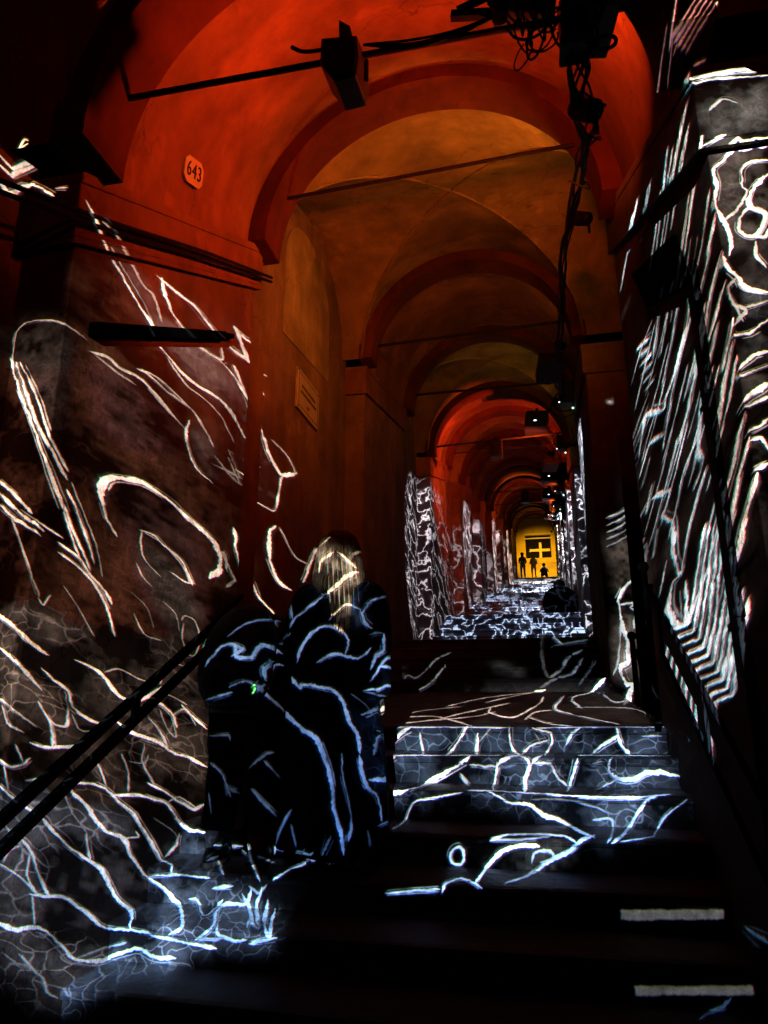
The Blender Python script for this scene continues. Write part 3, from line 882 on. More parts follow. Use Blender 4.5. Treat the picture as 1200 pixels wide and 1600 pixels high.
for sx in (-1, 1):
    cx, cy = BX + sx * .115 - .02, BY + .0
    s0 = MB(); s0.tube([(cx, cy, G(.08)), (cx, cy, G(.17))], [.046, .05], 14); s0.build('sock', 'white', pb, smooth=True)
    s1 = MB(); s1.loft([ring(cx, cy + .045, G(z), a, b, 24) for z, a, b in ((.022, .047, .135), (.05, .048, .135), (.085, .043, .10), (.11, .04, .06))]); s1.build('shoe', 'shoe', pb, smooth=True)
    s2 = MB(); s2.loft([ring(cx, cy + .045, G(z), a, b, 24) for z, a, b in ((-.002, .047, .138), (.012, .051, .142), (.026, .05, .140))]); s2.build('sole', 'sole', pb, smooth=True)

bp = thing('backpack', 'rounded black backpack with a small green toy charm on the bent back', 'backpack', W(BX, BY - .1, BF + .75))
m = MB()
bc = [(BX, BY - .16, G(.80)), (BX, BY - .17, G(.93)), (BX, BY - .10, G(1.08)), (BX + .005, BY + .02, G(1.20)), (BX + .01, BY + .13, G(1.235))]
m.tube(curve_pts(bc, 5), [.13, .15, .165, .175, .18] + [.19] * 5 + [.19, .185, .18, .175, .165] + [.15, .13, .11, .085, .06, .03], 22)
bake(m, 'bag', 'navy2', bp, 0.012, 4)
m = MB(); m.tube(curve_pts([(BX, BY - .30, G(.80)), (BX, BY - .31, G(.90)), (BX, BY - .27, G(1.0))], 5), [.07, .09, .10, .105, .11, .11, .11, .10, .09, .07, .05], 16)
bake(m, 'front_pocket', 'navy2', bp, 0.010, 3)
zp = [(BX + .19 * math.cos(a), BY - .12 - .06 * math.sin(a) * 0, G(.98) + .20 * math.sin(a)) for a in [math.pi * (.05 + .9 * i / 20) for i in range(21)]]
MB().tube([(x * 1.0, BY - .10 - .0 * z, z) for x, y, z in zp], .006, 6).build('zip', 'black', bp)
m = MB(); m.tube(curve_pts([(BX - .02, BY + .06, G(1.255)), (BX, BY + .02, G(1.30)), (BX + .03, BY + .05, G(1.26))], 6), .010, 8); m.build('carry_loop', 'rubber', bp)
CH = (-1.415, 3.395, 0.045)
m = MB(); m.ball((CH[0], CH[1], CH[2] + .012), .022, .016, .017, 12, 9); m.ball((CH[0] - .012, CH[1] - .004, CH[2] + .030), .008, .008, .008, 8, 6); m.ball((CH[0] + .012, CH[1] - .004, CH[2] + .030), .008, .008, .008, 8, 6)
m.ball((CH[0], CH[1], CH[2] - .008), .015, .012, .014, 10, 8)
bake(m, 'toy_charm', 'green', bp, .004, 1)
m = MB(); m.tube([(CH[0], CH[1], CH[2] + .03), (CH[0] - .006, CH[1] - .0, CH[2] + .06), (CH[0] - .012, CH[1] + .01, CH[2] + .09)], .003, 6); m.build('charm_cord', 'rubber', bp)
for dx in (-.012, .008):
    MB().tube([(CH[0] + dx * .4, CH[1], CH[2] - .018), (CH[0] + dx, CH[1], CH[2] - .052)], .006, 6).build('charm_tassel', 'tan', bp)

# ---- crouching person farther up, curled into a round dark shape
SX, SY = 0.38, 15.6
SF = floor_z(SY)
ps = thing('person', 'person crouching low on the third ramp, curled into a round black silhouette', 'person', W(SX, SY, SF))
K = lambda h: SF + h
m = MB()
m.ball((SX, SY + .10, K(.66)), .08, .10, .115, 14, 10)
m.tube([(SX, SY + .19, K(.64)), (SX, SY + .215, K(.62))], [.012, .01], 6)
m.tube([(SX, SY + .06, K(.58)), (SX, SY - .02, K(.46)), (SX, SY - .08, K(.22))], [.06, .14, .17], 14)
for sx in (-1, 1):
    m.tube([(SX + sx * .11, SY - .06, K(.18)), (SX + sx * .24, SY + .26, K(.38)), (SX + sx * .2, SY + .12, K(.06)), (SX + sx * .2, SY + .26, K(.035))], [.10, .065, .045, .04], 10)
    wr = (SX + sx * .14, SY + .32, K(.40))
    m.tube([(SX + sx * .17, SY + .0, K(.50)), (SX + sx * .31, SY + .12, K(.34)), wr], [.06, .045, .03], 10)
    hand(m, wr, (0, 1, -.2), -sx, 1.0, .6, (0, 0, 1))
bake(m, 'body', 'skin', ps, 0.014, 2)
m = MB()
m.loft([ring(SX, SY - .02 + dy, K(h), a, b, 44, fo, 7, h * 3, 2.1) for h, a, b, fo, dy in ((.02, .30, .28, .03, .0), (.10, .36, .32, .03, .0), (.24, .385, .32, .02, .0), (.38, .37, .28, .02, .0), (.50, .31, .23, .02, .02), (.58, .22, .17, .01, .05), (.63, .12, .12, .0, .07))])
bake(m, 'coat', 'dull_black', ps, .016, 3)
m = MB(); m.ball((SX, SY + .09, K(.67)), .125, .13, .125, 18, 12)
for k in range(60):
    a, b = random.uniform(0, 6.28), random.uniform(-.6, 1.5)
    dv = Vector((math.cos(a) * math.cos(b), math.sin(a) * math.cos(b), math.sin(b)))
    m.ball(Vector((SX, SY + .09, K(.67))) + dv * .115, .025, .025, .025, 6, 5)
bake(m, 'curly_hair', 'hair_dark', ps, .012, 1)

# ---- three small figures at the top of the climb
def far_person(x, y, h, label, cloth, crouch=False, hairm=None):
    f = floor_z(y) if y < 53 else 1.02 + .95 * 8
    t = thing('person', label, 'person', W(x, y, f), 'people at the far end')
    k = h
    Z = lambda q: f + q * k
    m = MB()
    if not crouch:
        m.ball((x, y, Z(.935)), .062 * k, .07 * k, .075 * k, 12, 9)
        m.tube([(x, y, Z(.88)), (x, y, Z(.80)), (x, y, Z(.62)), (x, y, Z(.50))], [.035 * k, .10 * k, .085 * k, .10 * k], 12)
        for sx in (-1, 1):
            m.tube([(x + sx * .05 * k, y, Z(.52)), (x + sx * .065 * k, y, Z(.27)), (x + sx * .07 * k, y, Z(.03)), (x + sx * .075 * k, y + .06 * k, Z(.02))], [.06 * k, .04 * k, .028 * k, .026 * k], 8)
            m.tube([(x + sx * .09 * k, y, Z(.80)), (x + sx * .14 * k, y, Z(.63)), (x + sx * .10 * k, y + .1 * k, Z(.58))], [.04 * k, .032 * k, .022 * k], 8)
    else:
        m.ball((x, y, Z(.56)), .065 * k, .07 * k, .078 * k, 12, 9)
        m.tube([(x, y, Z(.50)), (x, y, Z(.40)), (x, y, Z(.16))], [.04 * k, .11 * k, .12 * k], 12)
        for sx in (-1, 1):
            m.tube([(x + sx * .07 * k, y, Z(.14)), (x + sx * .11 * k, y + .16 * k, Z(.27)), (x + sx * .10 * k, y + .10 * k, Z(.02))], [.065 * k, .042 * k, .03 * k], 8)
            m.tube([(x + sx * .10 * k, y, Z(.41)), (x + sx * .17 * k, y + .06 * k, Z(.30)), (x + sx * .08 * k, y + .16 * k, Z(.33))], [.04 * k, .03 * k, .022 * k], 8)
    bake(m, 'body', cloth, t, .022, 1)
    if hairm:
        m = MB(); m.loft([ring(x, y - .015, Z(q), a * k, b * k, 20) for q, a, b in ((1.015, .02, .02), (1.0, .05, .055), (.95, .072, .075), (.88, .078, .06), (.78, .075, .05))]); m.build('hair', hairm, t, smooth=True)
    else:
        m = MB(); m.loft([ring(x, y - .01, Z((.60 if crouch else .975) + q), a * k, b * k, 18) for q, a, b in ((-.03, .072, .078), (.0, .068, .074), (.035, .04, .045), (.045, .01, .01))]); m.build('hair', 'hair_dark', t, smooth=True)
far_person(-1.60, 49.8, 1.80, 'dark standing figure left of the others against the yellow glow', 'trouser')
far_person(-0.85, 49.8, 1.66, 'long-haired figure in a light jacket standing before the yellow glow', 'grey_cloth', False, 'tan')
far_person(-0.14, 49.6, 1.72, 'crouching dark figure at the far end beside the light-jacketed one', 'navy', True)

# ---- what the near projector's slide shows, in 1/10000 of the beam's tangent: (grey, tint, outline), (line width, brightness, points)
SLIDE_FILLS = [
(0.2142, (1, 0.86, 0.86), [-2795,3064,-2706,2990,-2615,2915,-2502,2904,-2385,2893,-2300,2804,-2213,2713,-2247,2873,-2234,2662,-2222,2454,-2235,2342,-2333,2394,-2429,2445,-2514,2470,-2597,2495,-2679,2519,-2742,2614,-2805,2709], 0.4),
(0.1065, (1, 0.86, 0.86), [-3070,3262,-3017,3226,-2971,3204,-2903,3146,-2780,3084,-2756,2924,-2731,2766,-2707,2610,-2783,2705,-2858,2799,-2932,2892,-2989,3035,-3047,3177], 0.4),
(0.2398, (1, 0.93, 0.9), [-2240,2752,-2173,2617,-2105,2482,-2039,2365,-1972,2248,-1987,2036,-2002,1829,-2183,1823,-2194,2003,-2205,2186,-2217,2372,-2228,2560], 0.4),
(0.0376, (1, 0.93, 0.9), [-3129,2065,-3036,2084,-2941,2103,-2843,2123,-2763,2067,-2683,2009,-2601,1951,-2531,1845,-2489,1615,-2611,1493,-2727,1377,-2811,1357,-2893,1337,-2972,1318,-3050,1299,-3065,1448,-3081,1599,-3097,1753,-3113,1908], 0.4),
(0.0189, (1, 0.93, 0.9), [-3816,2060,-3662,2238,-3451,2199,-3254,2177,-3153,2164,-3149,1990,-3146,1820,-3142,1652,-3139,1488,-3135,1327,-3132,1169,-3128,1014,-3125,861,-3200,963,-3331,1125,-3403,1271,-3477,1420,-3553,1571,-3630,1726,-3709,1885], 0.4),
(0.1752, (1, 0.93, 0.9), [-2520,2011,-2440,1977,-2358,1942,-2337,1766,-2317,1593,-2428,1573,-2459,1718,-2489,1864], 0.4),
(0.0409, (1, 0.93, 0.9), [-2903,956,-2806,1047,-2706,1142,-2619,1106,-2529,1069,-2438,1030,-2345,992,-2302,821,-2259,651,-2282,480,-2305,313,-2327,150,-2348,-9,-2463,26,-2575,61,-2623,162,-2670,262,-2718,362,-2766,462,-2813,562,-2843,692,-2873,823], 0.4),
(0.0711, (1, 0.93, 0.9), [-2754,671,-2597,745,-2528,658,-2457,569,-2386,480,-2320,385,-2254,290,-2279,95,-2304,-94,-2420,-57,-2532,-21,-2584,92,-2635,206,-2686,319,-2720,494], 0.4),
(0.065, (1, 0.93, 0.9), [-3401,-303,-3251,-337,-3137,-346,-3065,-324,-2990,-301,-2914,-277,-2835,-252,-2754,-227,-2664,-188,-2571,-147,-2474,-105,-2375,-61,-2271,-16,-2261,-159,-2250,-301,-2240,-441,-2230,-579,-2220,-716,-2210,-850,-2201,-983,-2191,-1114,-2182,-1244,-2155,-1382,-2083,-1542,-2237,-1517,-2361,-1508,-2455,-1514,-2546,-1519,-2634,-1524,-2720,-1529,-2796,-1501,-2871,-1474,-2945,-1447,-3017,-1422,-3087,-1396,-3185,-1358,-3207,-1248,-3230,-1137,-3253,-1023,-3277,-908,-3301,-791,-3325,-672,-3350,-551,-3375,-428], 3),
(0.14, (0.55, 0.78, 1.2), [-3133,-1610,-3063,-1600,-2998,-1586,-2931,-1572,-2862,-1558,-2792,-1544,-2720,-1529,-2644,-1530,-2566,-1531,-2485,-1533,-2403,-1534,-2319,-1535,-2193,-1557,-2051,-1589,-2033,-1715,-1933,-1877,-1928,-1990,-1911,-2106,-1828,-2242,-1800,-2354,-1905,-2418,-2009,-2481,-2130,-2510,-2231,-2543,-2329,-2576,-2426,-2609,-2539,-2660,-2652,-2710,-2772,-2758,-2846,-2673,-2924,-2660,-2999,-2647,-3010,-2558,-3021,-2467,-3033,-2376,-3044,-2284,-3055,-2191,-3067,-2097,-3078,-2002,-3090,-1906,-3102,-1809,-3115,-1711], 3.2),
(0.0839, (0.55, 0.78, 1.2), [-1820,-2030,-1678,-2012,-1536,-1994,-1395,-1976,-1389,-2082,-1341,-2206,-1294,-2323,-1450,-2331,-1610,-2339,-1771,-2347,-1957,-2232,-1912,-2124], 3.2),
(0.0575, (0.55, 0.78, 1.2), [-721,-556,-573,-557,-425,-557,-279,-557,-134,-558,10,-558,153,-559,295,-559,436,-559,576,-559,715,-558,853,-559,990,-560,1126,-560,1261,-559,1395,-559,1528,-559,1660,-560,1687,-705,1691,-894,1720,-1022,1716,-1204,1628,-1320,1530,-1453,1396,-1496,1264,-1536,1139,-1565,984,-1514,882,-1446,774,-1387,662,-1343,548,-1299,434,-1254,318,-1213,199,-1157,61,-1172,-79,-1183,-220,-1192,-362,-1200,-505,-1208,-650,-1215,-687,-1028,-689,-892,-722,-696], 3.2),
(0.0629, (1, 0.93, 0.9), [-723,-537,-576,-537,-431,-536,-288,-532,-143,-534,0,-536,142,-536,283,-535,423,-534,562,-530,701,-526,838,-525,975,-529,1110,-529,1246,-527,1381,-524,1515,-522,1646,-524,1576,-345,1494,-160,1406,46,1302,243,1128,243,953,243,777,244,600,244,421,244,241,244,59,244,-124,245,-263,80,-393,-82,-512,-239,-626,-382], 0.4),
(0.0724, (0.85, 0.93, 1.0), [335,-1854,433,-1655,565,-1595,712,-1580,858,-1565,812,-1618,659,-1702,507,-1796], 1.5),
(0.0325, (0.85, 0.93, 1.0), [559,-1236,702,-1254,845,-1273,985,-1292,1124,-1311,1118,-1547,993,-1549,894,-1453,786,-1369,673,-1302], 1.5),
(0.0369, (1, 0.93, 0.9), [184,639,366,592,546,502,509,425,212,512], 0.4),
(0.2706, (1, 0.93, 0.9), [1558,1052,1751,1047,1717,865,1685,686,1653,510,1621,337,1466,339,1488,513,1511,690,1535,870], 0.4),
(1.7524, (1, 1, 1), [1663,3462,1809,3417,1810,3492,1739,3498], 0.4),
(0.123, (1, 0.93, 0.9), [1521,1858,1808,1917,1796,1726,1784,1537,1772,1352,1553,1188,1542,1407,1532,1630], 0.4),
(0.0347, (1, 0.93, 0.9), [1809,3360,1871,2982,1943,2730,2009,2503,2087,2366,2089,2120,2120,1985,2131,1789,2141,1601,2151,1420,2148,1272,2146,1126,2143,984,2141,844,2138,707,2136,573,2133,440,2131,311,2117,215,2103,119,2089,22,2075,-74,2054,-184,2029,-304,2007,-414,2019,-463,1992,-548,1965,-635,1937,-724,1908,-815,1838,-661,1761,-490,1755,-352,1749,-210,1742,-64,1736,86,1729,239,1722,398,1715,560,1708,727,1713,869,1718,1013,1724,1158,1729,1306,1734,1455,1740,1607,1745,1760,1751,1916,1758,2087,1765,2261,1772,2438,1779,2617,1787,2799,1794,2983,1802,3170], 0.4),
(0.016, (1, 0.93, 0.9), [1914,3924,1954,3901,1994,3879,2031,3858,2067,3838,2102,3818,2136,3800,2168,3782,2173,3538,2177,3304,2178,3065,2220,3061,2215,2881,2211,2705,2207,2532,2203,2363,2198,2198,2136,2322,2054,2404,1969,2637,1888,2957,1815,3419,1836,3531,1858,3641,1879,3751,1900,3860,1893,3816], 0.4),
(0.0843, (0.85, 0.93, 1.0), [2049,1562,2044,1399,2039,1239,2034,1081,2013,945,1993,809,1988,995,1982,1186,1999,1281,2016,1375,2032,1469], 1.5),
(0.2306, (1, 0.93, 0.9), [1800,1270,1863,1136,1857,981,1852,829,1847,679,1842,531,1873,292,1857,160,1841,28,1776,199,1784,343,1792,489,1801,636,1809,786,1806,943,1803,1104], 0.4),
(0.0337, (1, 0.93, 0.9), [2205,3635,2347,3637,2488,3640,2628,3644,2763,3648,2736,3482,2710,3318,2684,3157,2684,3076,2659,2919,2634,2764,2610,2611,2585,2461,2562,2314,2538,2169,2515,2026,2493,1886,2470,1748,2449,1612,2427,1478,2406,1346,2385,1216,2364,1089,2344,963,2324,839,2304,717,2285,596,2266,478,2247,361,2164,387,2167,501,2171,617,2174,735,2177,854,2180,976,2184,1099,2187,1225,2191,1352,2194,1481,2198,1613,2202,1746,2205,1882,2209,2020,2212,2167,2215,2316,2218,2469,2221,2624,2224,2782,2228,2944,2231,3108,2198,3136,2201,3299,2203,3466], 0.4),
(0.045, (0.85, 0.93, 1.0), [2275,1880,2380,1838,2478,1798,2455,1653,2432,1510,2410,1370,2387,1233,2224,1251,2237,1403,2249,1559,2262,1718], 1.5),
(0.0543, (1, 0.97, 0.92, 1), [1118,-2034,1233,-2030,1348,-2026,1461,-2022,1574,-2018,1686,-2014,1797,-2010,1793,-2067,1683,-2071,1572,-2075,1460,-2079,1348,-2084,1235,-2088,1121,-2092], 0.4),
(0.0424, (1, 0.97, 0.92, 1), [1143,-2501,1247,-2496,1351,-2491,1455,-2486,1557,-2481,1659,-2476,1760,-2471,1861,-2466,1861,-2514,1761,-2519,1660,-2524,1558,-2529,1456,-2534,1353,-2539,1250,-2545,1145,-2550], 0.4),
(0.42, (1, 0.93, 0.9), [-1735,1241,-1145,589,-987,539,-846,523,-815,264,-948,234,-1097,239], 0.4),  # fill added over the woman's head to brighten her hair
(0.0691, (1, 0.42, 0.26), [-3211,2859,-3118,2939,-3021,3023,-2921,3109,-2817,3199,-2710,3292,-2598,3389,-2481,3490,-2373,3497,-2263,3505,-2272,3808,-2262,3599,-2251,3394,-2241,3192,-2230,2993,-2220,2797,-2211,2605,-2201,2416,-2191,2230,-2182,2047,-2173,1866,-2163,1689,-2154,1514,-2146,1342,-2137,1172,-2128,1005,-2192,795,-2132,438,-2186,248,-2238,65,-2334,0,-2427,-62,-2516,-122,-2603,-179,-2687,-235,-2775,-268,-2860,-299,-2942,-330,-3023,-359,-3031,-235,-3039,-110,-3047,18,-3056,147,-3065,278,-3073,411,-3082,546,-3091,682,-3100,821,-3110,962,-3119,1105,-3127,1252,-3135,1401,-3143,1553,-3151,1707,-3159,1863,-3167,2023,-3176,2184,-3184,2349,-3193,2516,-3202,2686], 0.4),  # red wash added to the slide, warming the wall between the veins
(0.0236, (1, 0.4, 0.25), [-3786,1827,-3683,1882,-3516,1863,-3351,1845,-3221,1871,-3143,1967,-3137,1798,-3131,1632,-3125,1469,-3119,1309,-3113,1151,-3108,997,-3102,845,-3096,695,-3091,548,-3091,408,-3092,270,-3092,135,-3092,2,-3093,-129,-3093,-257,-3093,-383,-3094,-507,-3205,-455,-3391,-352,-3416,-229,-3442,-103,-3468,24,-3494,154,-3521,286,-3549,420,-3577,557,-3605,696,-3634,837,-3663,981,-3693,1127,-3713,1266,-3731,1403,-3749,1543,-3767,1684], 0.4),  # the same added red wash, on the recessed wall nearest the viewer
(0.22, (1, 0.93, 0.9), [-1033,248,-817,295,-783,138,-755,-7,-826,-67,-1002,38], 0.4),  # fill added over the hanging lock to brighten the hair
]
SLIDE_LINES = [
(11.5, 0.97, [-4043,3806,-3962,3751,-3866,4038,-3838,4024]),
(11.4, 0.86, [-4030,3705,-3960,3674,-3867,3953,-3833,3971]),
(13.4, 1.01, [-4009,3545,-3953,3453,-3875,3668,-3835,3720,-3713,3638,-3585,3543]),
(10.6, 0.42, [-3558,3620,-3448,3609]),
(12, 1.73, [-3243,3469,-3186,3375,-3137,3237,-3091,3138,-3000,2989,-2954,2923,-2825,2757,-2812,2729,-2785,2642,-2773,2617,-2739,2573,-2617,2467,-2570,2444,-2514,2440,-2359,2447,-2318,2437,-2283,2409,-2251,2367,-2198,2282,-2161,2214,-2265,2414]),
(9.1, 0.55, [-3172,3414,-3099,3385,-3075,3372,-3052,3352,-3011,3288,-2985,3238,-3002,3262,-2947,3166,-2914,3116,-2899,3098,-2885,3088,-2861,3088,-2849,3084,-2836,3069,-2810,3001,-2770,2867]),
(5.9, 0.46, [-3063,3165,-3070,3184,-2886,2919,-2853,2858,-2808,2743]),
(17, 2.33, [-2799,3308,-2730,3293,-2627,3294,-2601,3288,-2552,3259,-2422,3152,-2374,3121,-2243,3109,-2186,3108,-2294,3386,-2258,3384]),
(12.9, 1.84, [-2799,3308,-2775,3169,-2724,3050,-2692,3003,-2674,2984,-2566,2892,-2548,2881,-2526,2874,-2461,2871,-2393,2882,-2371,2894,-2361,2915,-2360,2943,-2370,3002,-2380,3035,-2385,3041,-2405,3049]),
(21.8, 3.57, [-2245,3347,-2197,3346]),
(10, 2.32, [-2384,2879,-2307,2842,-2271,2814,-2220,2755,-2172,2690,-2281,2924,-2247,2873]),
(13.4, 3.56, [-2229,2746,-2180,2685,-2151,2638,-2131,2578,-2115,2513,-2093,2451,-2049,2358,-2001,2279,-1989,2271,-1973,2271,-1954,2282,-1861,2383]),
(6.9, 2.23, [-2070,2609,-1996,2578,-1960,2550,-1926,2510,-1887,2452,-1861,2383]),
(9.5, 3.16, [-1973,2256,-1995,1879,-2007,1818,-2016,1803,-2025,1797,-2087,1801,-2183,1816]),
(6, 0.86, [-2699,2509,-2623,2416,-2572,2368,-2548,2357,-2476,2351,-2452,2345,-2402,2327,-2352,2298,-2329,2276,-2307,2247,-2228,2092]),
(7.4, 0.23, [-3153,2164,-3215,2177,-3254,2177,-3283,2183,-3321,2201,-3399,2228,-3482,2243,-3573,2247,-3649,2237,-3677,2226,-3717,2193,-3742,2150,-3744,2120,-3738,2002,-3725,1874]),
(10.8, 0.74, [-3734,1870,-3686,1753,-3605,1577,-3449,1310,-3210,862,-3093,569]),
(9.7, 0.65, [-3680,1838,-3393,1284,-3330,1183,-3208,1013,-3116,835]),
(8.2, 0.63, [-3642,1833,-3518,1654,-3443,1536,-3410,1477,-3300,1250,-3231,1127,-3187,1037,-3118,910]),
(6.1, 0.27, [-3579,1802,-3461,1623,-3387,1501,-3320,1369,-3228,1171]),
(7.7, 1.23, [-3090,595,-3043,450,-2927,197]),
(6.9, 1.18, [-3092,735,-3043,634,-3016,567,-2947,372,-2913,257]),
(5.7, 1.01, [-3091,548,-3055,435,-2978,227]),
(4, 0.54, [-3082,815,-2916,417,-2860,183]),
(11.2, 0.48, [-3614,741,-3439,602,-3278,457]),
(13.4, 0.58, [-3593,634,-3389,464,-3303,404,-3183,328]),
(10.7, 0.48, [-3571,529,-3399,400,-3191,281]),
(5.5, 0.95, [-3188,368,-3087,340]),
(7.6, 1.25, [-3081,280,-3017,258,-2979,237,-2964,221,-2914,141,-2832,67,-2815,39,-2799,-1]),
(6.6, 1.13, [-3072,205,-2990,173,-2952,148,-2915,114,-2866,51,-2813,-55,-2756,-239]),
(3.6, 0.55, [-3027,-38,-2954,-138,-2856,-307]),
(17.8, 1.9, [-2919,779,-2935,860,-2935,929,-2924,996,-2904,1037,-2882,1061,-2847,1090,-2768,1138,-2734,1148,-2696,1152,-2617,1143,-2565,1128,-2543,1117,-2462,1062,-2295,982,-2272,957,-2253,908,-2226,786,-2235,734,-2274,627]),
(8.3, 1.21, [-2919,779,-2900,707,-2884,663,-2828,578]),
(5.4, 1.02, [-2701,722,-2700,622,-2688,557,-2676,518,-2662,490,-2645,468,-2623,447,-2569,410]),
(6.9, 1.62, [-2701,722,-2656,737,-2626,738,-2613,733,-2563,689,-2501,663,-2464,642,-2444,617,-2386,480]),
(4.6, 1.15, [-2679,717,-2611,716,-2594,711,-2560,692,-2496,641,-2468,616,-2444,585,-2425,546,-2401,480]),
(4.6, 1.23, [-2512,490,-2435,466,-2422,467,-2379,486]),
(4.2, 0.68, [-2702,421,-2680,367,-2663,337,-2643,316,-2609,292]),
(10.5, 0.92, [-3106,2080,-3044,2117,-3028,2121,-3013,2120,-2970,2099,-2953,2096,-2909,2105,-2862,2120,-2843,2123,-2816,2120,-2779,2099,-2716,2052,-2601,1951]),
(8.4, 0.86, [-2850,2205,-2776,2242,-2737,2244,-2696,2233,-2633,2206,-2547,2158]),
(8.5, 0.78, [-2821,2225,-2671,2168,-2540,2155,-2513,2146,-2492,2131,-2475,2111,-2356,1916]),
(8.2, 0.54, [-2777,2074,-2634,1970,-2549,1916]),
(7.7, 0.42, [-3083,2067,-2973,2038,-2861,2032]),
(8.2, 1.53, [-2520,2011,-2533,1884,-2532,1852,-2522,1785,-2495,1691,-2475,1639,-2451,1595,-2437,1578,-2403,1557,-2347,1537]),
(8.7, 0.66, [-2343,1726,-2259,1744,-2212,1750,-2160,1751,-2255,1965,-2226,1964]),
(8.7, 0.53, [-2328,1811,-2261,1747,-2216,1711,-2195,1699,-2153,1684,-2254,1888,-2231,1879]),
(14.9, 3.87, [-1861,1057,-1901,1060,-1914,1065,-1941,1090,-1982,1160,-2013,1254,-2033,1364,-2037,1477,-2028,1568,-1997,1642]),
(6.3, 1.9, [-1957,1658,-1846,1461,-1832,1442,-1817,1428,-1799,1421,-1716,1427]),
(11.1, 3.24, [-2164,1192,-2144,1021,-2127,946,-2102,872,-2085,839,-2063,811,-1948,721]),
(5.5, 0.99, [-2416,128,-2410,160,-2401,174,-2366,175,-2353,169,-2342,157,-2322,116,-2314,88,-2305,20,-2306,-23,-2332,-225]),
(4.3, 0.78, [-2406,95,-2407,8,-2402,-45,-2384,-100,-2371,-125,-2358,-143,-2345,-149,-2332,-141,-2317,-121,-2288,-62,-2278,-31,-2268,32,-2263,135]),
(4.3, 0.5, [-2533,205,-2483,175,-2467,163,-2455,147,-2440,102,-2426,24]),
(4, 0.53, [-2674,-9,-2638,-91,-2611,-130,-2595,-137,-2578,-138,-2523,-126]),
(4.1, 0.35, [-2706,161,-2647,123,-2613,90,-2600,67,-2566,-44]),
(10.5, 0.54, [-2175,623,-2126,714,-2230,903,-2216,911,-2207,899,-2200,872,-2184,767]),
(3.4, 0.55, [-3128,-206,-3111,-234,-3106,-239,-3101,-237,-3082,-146]),
(7.1, 0.23, [-3471,469,-3294,161,-3185,-37,-3131,-183]),
(12.2, 0.83, [-3389,-362,-3231,-459,-3130,-541,-3060,-578]),
(9.8, 1.31, [-3045,-709,-2988,-756,-2931,-791,-2914,-819,-2910,-858,-2899,-892,-2871,-916,-2819,-939,-2791,-945,-2744,-940,-2709,-919]),
(6.2, 0.98, [-2915,-910,-2906,-1016,-2908,-1034,-2914,-1046,-2934,-1058,-2954,-1059,-2970,-1049,-2992,-1024]),
(9.7, 0.78, [-3339,-603,-3235,-668,-3156,-727,-3056,-835]),
(7.6, 1.22, [-3044,-945,-3002,-1006,-2984,-1045,-2957,-1139,-2950,-1203]),
(9.1, 1.34, [-3033,-1232,-2994,-1235,-2958,-1226,-2800,-1128]),
(9.8, 1.67, [-2903,-547,-2845,-552,-2801,-572,-2759,-604,-2725,-653,-2703,-674,-2674,-693,-2643,-698,-2628,-693,-2613,-682,-2581,-652,-2551,-613,-2490,-511]),
(9.6, 1.86, [-2539,-628,-2480,-634,-2451,-645,-2424,-661,-2402,-682,-2395,-695,-2382,-755]),
(10.1, 1.9, [-2352,-586,-2286,-640,-2226,-683]),
(5.9, 0.82, [-2536,-590,-2483,-554,-2446,-538,-2406,-541,-2343,-559]),
(5.5, 0.69, [-2771,-550,-2739,-508,-2727,-496,-2712,-489,-2674,-490,-2611,-504,-2576,-503,-2527,-495]),
(4, 0.81, [-2493,-476,-2481,-352,-2467,-287,-2454,-271,-2438,-264,-2385,-258]),
(5.7, 0.74, [-2475,-686,-2433,-794,-2412,-827,-2388,-846,-2379,-846,-2375,-839,-2377,-821,-2412,-692]),
(8, 1.13, [-2402,-682,-2365,-621,-2352,-606,-2340,-600,-2328,-606,-2315,-621,-2278,-684]),
(13.9, 2.13, [-2657,-901,-2603,-925,-2565,-937,-2544,-938,-2475,-929,-2455,-931,-2437,-937,-2378,-978,-2363,-980,-2304,-973,-2211,-995]),
(9.3, 1.23, [-2518,-786,-2442,-874,-2413,-935]),
(3.3, 0.62, [-2894,-942,-2858,-1025,-2845,-1034,-2828,-1034,-2785,-1013,-2744,-981,-2714,-941,-2676,-871]),
(9.1, 0.77, [-3264,-972,-3147,-1036,-3047,-1108]),
(7.8, 0.51, [-3231,-1027,-3196,-1097,-3167,-1138,-3132,-1162,-3097,-1175]),
(7.8, 0.89, [-3179,-1388,-3114,-1423,-3096,-1423,-3065,-1398,-3042,-1347]),
(4.7, 0.6, [-3140,-1426,-3116,-1501,-3100,-1572]),
(4.2, 0.64, [-3101,-1279,-3063,-1370]),
(7.2, 1.24, [-3021,-1477,-2927,-1404]),
(9.4, 1.17, [-3144,-1556,-3071,-1619,-2971,-1679]),
(10.8, 1.71, [-2938,-1700,-2885,-1764,-2825,-1825,-2732,-1893,-2684,-1912,-2655,-1935,-2639,-1961,-2577,-2091,-2540,-2129,-2453,-2201,-2421,-2243,-2409,-2281]),
(10.1, 1.79, [-2848,-1426,-2819,-1400,-2792,-1390,-2730,-1381,-2692,-1391,-2627,-1445,-2542,-1507,-2445,-1658,-2383,-1774,-2370,-1783,-2293,-1805,-2274,-1814,-2250,-1837,-2241,-1870]),
(4.5, 0.63, [-2868,-1502,-2822,-1615,-2745,-1716]),
(5.6, 1, [-2761,-1180,-2691,-1357]),
(5.1, 0.92, [-2636,-1119,-2609,-1176,-2595,-1219,-2590,-1244,-2582,-1355]),
(7.1, 0.98, [-2533,-995,-2538,-1068,-2532,-1118,-2523,-1144,-2461,-1255]),
(5.3, 0.77, [-2586,-1143,-2544,-1134,-2522,-1122,-2512,-1099,-2505,-1055]),
